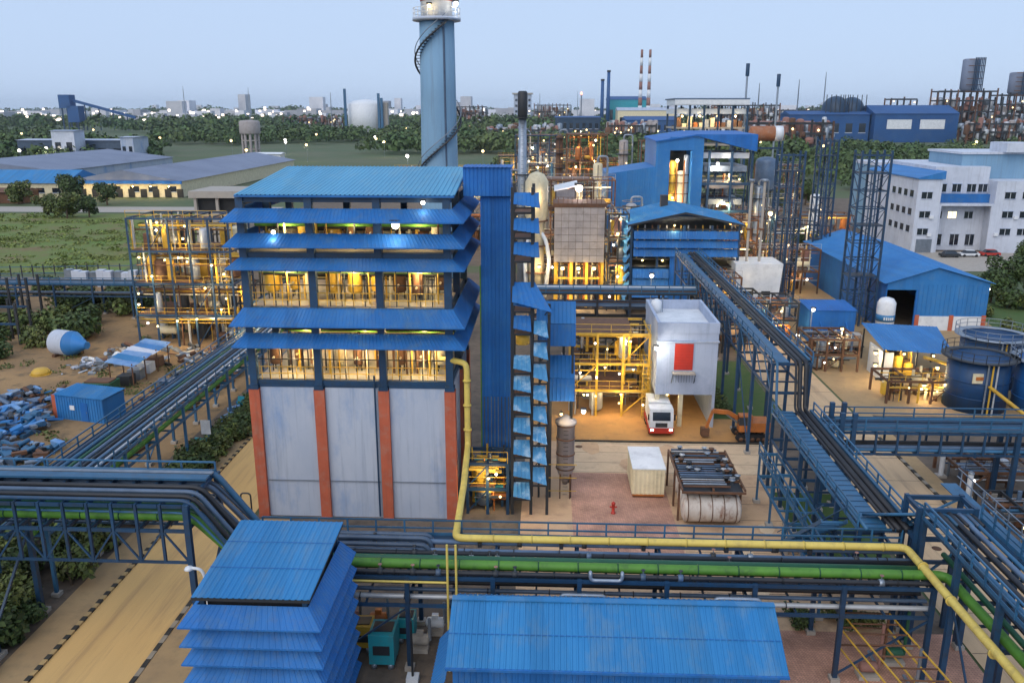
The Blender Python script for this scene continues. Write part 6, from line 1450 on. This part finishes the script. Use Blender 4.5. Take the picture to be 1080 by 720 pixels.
# water tower
t = thing('water_tower', 'pale grey water tower on a ring of concrete legs', 'water tower', (-211, 600, 0))
lathe(t, 'tank', (-211, 600, 17), [(7.0, 0), (7.2, .4), (7.2, 8.0), (6.2, 9.0), (.5, 9.5)], 'panel', 24)
for k in range(10): a = k * math.pi / 5; rod(t, 'leg', (-211 + 5.6 * math.cos(a), 600 + 5.6 * math.sin(a), 0), (-211 + 5.6 * math.cos(a), 600 + 5.6 * math.sin(a), 17.2), .95, 'panel', 8)
for z in (6, 12): lathe(t, 'ring_beam', (-211, 600, z), [(5.2, 0), (6.1, 0), (6.1, .8), (5.2, .8)], 'concrete_warm', 24)
far_shed('white_hut', 'small white hut in the trees beside the water tower', -196, -178, 560, 570, 5, 1, 'white', 'white', 'x', 3, cat='hut')
# coal conveyor
t = thing('conveyor_tower', 'dark blue transfer tower with a long inclined conveyor on the horizon', 'conveyor', (-850, 1500, 0))
slab(t, 'head_house', -866, -846, 1500, 1520, 38, 61, 'far_navy'); slab(t, 'lower_house', -852, -832, 1500, 1520, 14, 42, 'far_navy')
for x in (-862, -848, -836):
    for y in (1502, 1518): bar(t, 'leg', (x, y, 0), (x, y, 40), 2, 2, 'steel_blue')
bar(t, 'gallery', (-848, 1510, 52), (-735, 1510, 22), 4, 4.5, 'far_navy')
for k in range(4): bar(t, 'trestle', (-825 + k * 25, 1510, 0), (-825 + k * 25, 1510, 45 - k * 6.6), 1.6, 1.6, 'steel_blue')
# big white storage tank
t = thing('storage_tank', 'large white cylindrical storage tank with a stair tower on the horizon', 'tank', (-255, 1200, 0))
lathe(t, 'shell', (-255, 1200, 0), [(26, 0), (26, 42), (18, 46.5), (1, 49)], 'white', 40)
for x, h in ((-279, 62), (-233, 56), (-229, 50)): bar(t, 'stair_mast', (x, 1176, 0), (x, 1176, h), 3.2, 3.2, 'steel_mid')
slab(t, 'stair_tower', -231, -222, 1180, 1190, 0, 44, 'concrete_warm')
# striped stacks and power plant
for i, x in enumerate((154, 168)):
    t = thing('striped_chimney', ('red and white striped chimney on the horizon, nearer the blue power house', 'red and white striped chimney on the horizon, farther from the slim chimney')[i], 'chimney', (x, 1500, 0))
    for k in range(7): lathe(t, 'paint_band', (x, 1500, 42 + k * 13), [(3.4 - k * .2, 0), (3.2 - k * .2, 13)], 'brickred' if k % 2 == 0 else 'white', 16)
    lathe(t, 'base', (x, 1500, 0), [(4.2, 0), (3.4, 42)], 'white', 16)
for i, (x, h) in enumerate(((88, 82), (98, 96))):
    t = thing('boiler_chimney', ('shorter blue chimney of the far power house', 'taller blue chimney of the far power house')[i], 'chimney', (x, 1480, 0))
    lathe(t, 'shaft', (x, 1480, 0), [(3.4, 0), (2.6, h)], 'far_navy', 14); lathe(t, 'cap', (x, 1480, h), [(3.2, 0), (3.2, 3), (2, 3)], 'steel_dark', 14)
t = far_shed('power_house', 'teal and pale power house below the striped chimneys', 100, 165, 1500, 1560, 52, 6, 'teal', 'far_navy', 'x', 6, cat='building')
far_shed('power_house', 'cream boiler block below the striped chimneys', 112, 205, 1440, 1490, 34, 5, 'cream', 'concrete', 'x', 7, cat='building')
far_shed('long_store', 'long dark blue store roof in front of the power house', 105, 175, 1200, 1260, 21, 5, 'far_navy', 'far_navy', 'x', 7)
far_shed('long_store', 'long flat dark roofed store left of the power house', 8, 72, 1250, 1300, 24, 2, 'steel_blue', 'far_navy', 'x', 7)
t = thing('flare_mast', 'thin flare mast with a bright tip on the horizon', 'mast', (50, 1400, 0)); rod(t, 'mast', (50, 1400, 0), (50, 1400, 58), 1.0, 'galv', 8); lathe(t, 'flare_tip', (50, 1400, 58), [(.5, 0), (2.0, 2), (.4, 5)], 'lamp_red', 10)
# big open shed at the back of the plant
t = thing('open_store', 'big open store with two white roof bands on blue legs', 'shed', (78, 420, 0))
for z, d in ((35.2, 0), (31.0, 3)): slab(t, 'roof_band', 59.8, 95.2, 420 + d, 450, z, z + 2.4, 'white')
slab(t, 'roof', 59.5, 95.5, 421, 455, 37.7, 38.3, 'pipe_grey')
for k in range(6):
    for y in (422, 450): bar(t, 'leg', (60.5 + k * 6.85, y, 0), (60.5 + k * 6.85, y, 35), .9, .9, 'steel_blue')
for z in (16, 24): slab(t, 'deck', 60, 95, 424, 450, z, z + .8, 'concrete_warm')
for k in range(12): R = random.Random(k); slab(t, 'stored_vessel', 62 + k * 2.7, 63.9 + k * 2.7, 426, 429, 24.8, 26 + 4 * R.random(), R.choice(('cream', 'orange', 'pipe_pale', 'steel_rust')))
for k in range(4): lamp('warm lamp under the big open store roof', 64 + k * 8.5, 423.5, 30, 1200, 'warm', .55, 'lamps under the big open store')
for i, (x, h) in enumerate(((97.5, 55), (113, 50))):
    t = thing('lattice_mast', ('thin mast beside the big open store, taller one', 'thin mast beyond the big open store, shorter one')[i], 'mast', (x, 440, 0)); rod(t, 'shaft', (x, 440, 0), (x, 440, h), .5, 'galv', 8); rod(t, 'head', (x, 440, h - 6), (x, 440, h), .95, 'steel_blue', 8)
# blue factory on the right
t = far_shed('blue_factory', 'dark blue factory hall with two pale doors on the horizon', 350, 438, 950, 1010, 30, 9, 'far_navy', 'far_navy', 'x', 4, cat='factory', win=False)
for x in (363, 398): d = slab(t, 'door', x, x + 26, 949.5, 949.997, 14, 24, 'white'); slab(d, 'door_frame', x - 1, x + 27, 949.3, 949.45, 24, 25, 'far_navy')
far_shed('blue_factory', 'low blue hall beside the factory with pale doors', 262, 348, 960, 1000, 29, 4, 'far_navy', 'far_navy', 'x', 6, cat='factory')
far_shed('brick_store', 'long dull brick store beyond the woods', 205, 268, 880, 920, 20, 3, 'brickred', 'brickred', 'x', 8)
for i, (x, y, s) in enumerate(((318, 985, 15), (337, 990, 14))):
    t = thing('dome_tank', ('dark round topped storage dome behind the blue hall', 'second dark storage dome touching the first behind the blue hall')[i], 'tank', (x, y, 0)); lathe(t, 'shell', (x, y, 0), [(s, 0), (s, 34)] + [(s * math.cos(a), 34 + s * math.sin(a)) for a in (.3, .6, .9, 1.2, 1.5)], 'steel_blue', 20)
    for k in range(6): bar(t, 'mast', (x - s + k * 5, y - s, 0), (x - s + k * 5, y - s, 50), .7, .7, 'steel_dark')
# refinery towers at the right edge
def refinery(label, x0, x1, y, levels, seed, tower=None):
    R = random.Random(seed); t = thing('refinery_unit', label, 'refinery', ((x0 + x1) / 2, y, 0))
    for z in levels:
        for yy in (y, y + 18): bar(t, 'beam', (x0, yy, z), (x1, yy, z), 1.2, 1.6, 'steel_dark')
    n = max(3, int((x1 - x0) / 7))
    for i in range(n + 1):
        x = x0 + (x1 - x0) * i / n
        for yy in (y, y + 18): bar(t, 'column', (x, yy, 0), (x, yy, levels[-1] + R.uniform(-2, 4)), 1.3, 1.3, 'steel_dark' if i % 3 else 'steel_rust')
    for k in range(int((x1 - x0) * 2.4)):
        x = R.uniform(x0, x1); z0 = R.uniform(0, levels[-1] * .7); h = R.uniform(4, 12); r = R.uniform(1.0, 3.4)
        lathe(t, 'vessel', (x, y + R.uniform(1, 16), z0), dome(r, r, h), R.choice(('pipe_pale', 'galv', 'panel', 'steel_rust', 'brickred')), 10)
    if tower:
        cx, w, z0, z1 = tower
        lathe(t, 'reactor', (cx, y + 9, z0), [(w * .7, 0), (w, 3), (w, z1 - z0), (w * .8, z1 - z0 + 1)], 'far_roof', 18)
        for k in range(7):
            bar(t, 'cage_post', (cx - w * .1 + k * w * .19, y - 3, z0), (cx - w * .1 + k * w * .19, y - 3, z1 + 2), .9, .9, 'steel_blue')
        for z in np.linspace(z0, z1, 6): bar(t, 'cage_beam', (cx - w * .9, y - 3, z), (cx + w * 1.1, y - 3, z), .8, .8, 'steel_rust')
    for k in range(5):
        x, z = R.uniform(x0, x1), R.uniform(8, levels[-1]); lathe(t, 'bulkhead_light', (x, y - 1.5, z), [(.1, -.9), (.9, 0), (.1, .9)], 'lamp_warm', 8)
    return t
refinery('tall refinery unit with a great drum tower on the horizon', 435, 500, 1000, (20, 32, 44, 54), 1, (471, 9.0, 54, 88))
refinery('refinery unit at the picture edge with a dark drum on top', 505, 590, 1010, (16, 28, 40, 50), 2, (530, 9.5, 50, 74))
refinery('small rusty refinery unit right of the domes', 395, 425, 1030, (20, 34, 46), 3)
refinery('long low pipe unit in front of the refinery towers', 425, 600, 900, (12, 20), 4)
refinery('rusty pipe unit between the big store and the brick store', 110, 200, 620, (9, 17, 24), 5)
platform('row of lit yellow units behind the chimney foot', -60, -22, 330, 340, (6, 11), 'yellow', YEL, 71, 8, glow=3, power=700, gs=.3)
platform('lit tank farm behind the stair tower roof', -18, 8, 300, 312, (6, 12, 17), 'steel_dark', YEL, 72, 5, glow=2, power=700, gs=.3)
for k in range(6): lamp('warm lamp on the row of lit units behind the chimney foot', -57 + k * 7, 329, 8 + 3 * (k % 2), 900, 'warm', .4, 'lamps on the lit units behind the chimney')
for k in range(5): lamp('warm lamp on the tank farm behind the stair tower roof', -16 + k * 5.4, 298, 10 + 4 * (k % 2), 900, 'warm', .4, 'lamps on the tank farm')
for i, (x0, x1, y, lv) in enumerate(((-420, -330, 1350, (12, 22)), (-190, -110, 1500, (16, 30, 40)), (-30, 40, 1650, (18, 32, 44)), (60, 110, 900, (10, 18)), (215, 300, 1150, (16, 28, 40)), (300, 420, 1250, (18, 34)), (-60, 10, 820, (8, 15)))):
    refinery(('low works in the woods beside the white storage tank', 'works with tall frames just right of the white storage tank', 'works below the flare mast on the horizon', 'works between the big open store and the power house', 'works behind the long brick store', 'works behind the blue factory hall', 'low works in the woods behind the slim chimney')[i], x0, x1, y, lv, 20 + i)
# scattered street lights in the middle distance
spots = [(-300, 500), (-240, 640), (-120, 620), (-205, 660), (-330, 430), (-160, 560), (262, 520), (230, 480), (280, 510), (140, 360), (20, 380), (60, 350), (-70, 420), (310, 640), (-380, 640), (-10, 520), (90, 600)]
spots2 = [(rng.uniform(-560, 560), rng.uniform(360, 1150)) for _ in range(44)]
for k, (x, y) in enumerate(spots + [p for p in spots2 if not (70 < p[0] < 140 and p[1] < 420)]): lamp('distant street lamp glowing among the trees', x, y, 11, 1500 if k < 17 else 0, 'warm' if k % 3 else 'white', .55 + y * .0005, 'distant street lamps', pole=11)
# skyline of the far town: one mass of small blocks, and its lights
g = np.random.default_rng(11)
def blocks(name, label, n, m, yr, hr, wr, kind_cat, xr=1.25, z0=0.0):
    v, f = [], []
    for k in range(n):
        y = g.uniform(*yr); x = g.uniform(-y * xr * .62, y * xr * .62); w = g.uniform(*wr); d = g.uniform(*wr); h = g.uniform(*hr) * (2 if g.random() < .06 else 1); b = len(v); zb = z0 if z0 == 0 else g.uniform(z0 * .4, z0)
        v += [(x + a * w, y + c * d, zb + e * h) for e in (0, 1) for a, c in ((0, 0), (1, 0), (1, 1), (0, 1))]
        f += [tuple(b + i for i in q) for q in ((3, 2, 1, 0), (4, 5, 6, 7), (0, 1, 5, 4), (1, 2, 6, 5), (2, 3, 7, 6), (3, 0, 4, 7))]
    me = bpy.data.meshes.new(name); me.from_pydata([tuple(map(float, a)) for a in v], [], f); me.materials.append(MATS[m])
    return meta(link(name, me, None, Matrix.Identity(4)), label, kind_cat, None, 'stuff')
blocks('town_skyline', 'pale low town blocks strung along the horizon', 1300, 'skyline', (2300, 6000), (16, 42), (18, 60), 'town')
blocks('town_lights', 'tiny scattered lights of the far town', 620, 'city_light', (1500, 5500), (2.4, 5.0), (2.6, 5.5), 'lights', z0=36)
t = thing('far_tower_block', 'grey flat topped tower block on the horizon behind the chimney', 'building', (-60, 2400, 0))
slab(t, 'wall', -100, -52, 2400, 2440, 0, 78, 'concrete'); slab(t, 'roof_slab', -104, -48, 2396, 2444, 78, 82, 'concrete_warm')
for k in range(5):
    for z in (30, 45, 60): slab(t, 'window_band', -96 + k * 9, -90 + k * 9, 2399, 2399.9, z, z + 6, 'glass')
masts = [(-640, 1500, 70), (-455, 1300, 62), (-330, 1300, 55), (280, 1000, 62), (236, 1000, 58), (-20, 1700, 62), (60, 1900, 70), (340, 1100, 74)]
for i, (x, y, h) in enumerate(masts):
    t = thing('radio_mast', 'thin lattice mast standing on the horizon', 'mast', (x, y, 0), 'thin masts along the horizon')
    for a, b in ((-.9, -.5), (.9, -.5), (0, 1)): bar(t, 'leg', (x + a, y + b, 0), (x + a * .3, y + b * .3, h), .5, .5, 'galv')
    rod(t, 'antenna', (x, y, h), (x, y, h + 5), .3, 'steel_dark', 6)

# ------------------------------------------------------------------ evening haze over the whole place
me = bpy.data.meshes.new('haze')
me.from_pydata([(a, b, c) for c in (-1.5, 145) for a, b in ((-9500, -260), (9500, -260), (9500, 9300), (-9500, 9300))], [], [(3, 2, 1, 0), (4, 5, 6, 7), (0, 1, 5, 4), (1, 2, 6, 5), (2, 3, 7, 6), (3, 0, 4, 7)])
hm = bpy.data.materials.new('haze'); hm.use_nodes = True; hm.node_tree.nodes.clear()
ho = hm.node_tree.nodes.new('ShaderNodeOutputMaterial'); hv = hm.node_tree.nodes.new('ShaderNodeVolumePrincipled')
hv.inputs['Color'].default_value = (.86, .93, 1.0, 1); hv.inputs['Density'].default_value = .00006; hv.inputs['Anisotropy'].default_value = .8
hm.node_tree.links.new(hv.outputs[0], ho.inputs['Volume'])
me.materials.append(hm)
meta(link('haze', me, None, Matrix.Identity(4)), 'thin blue evening haze hanging over the whole plant', None, None, 'stuff')
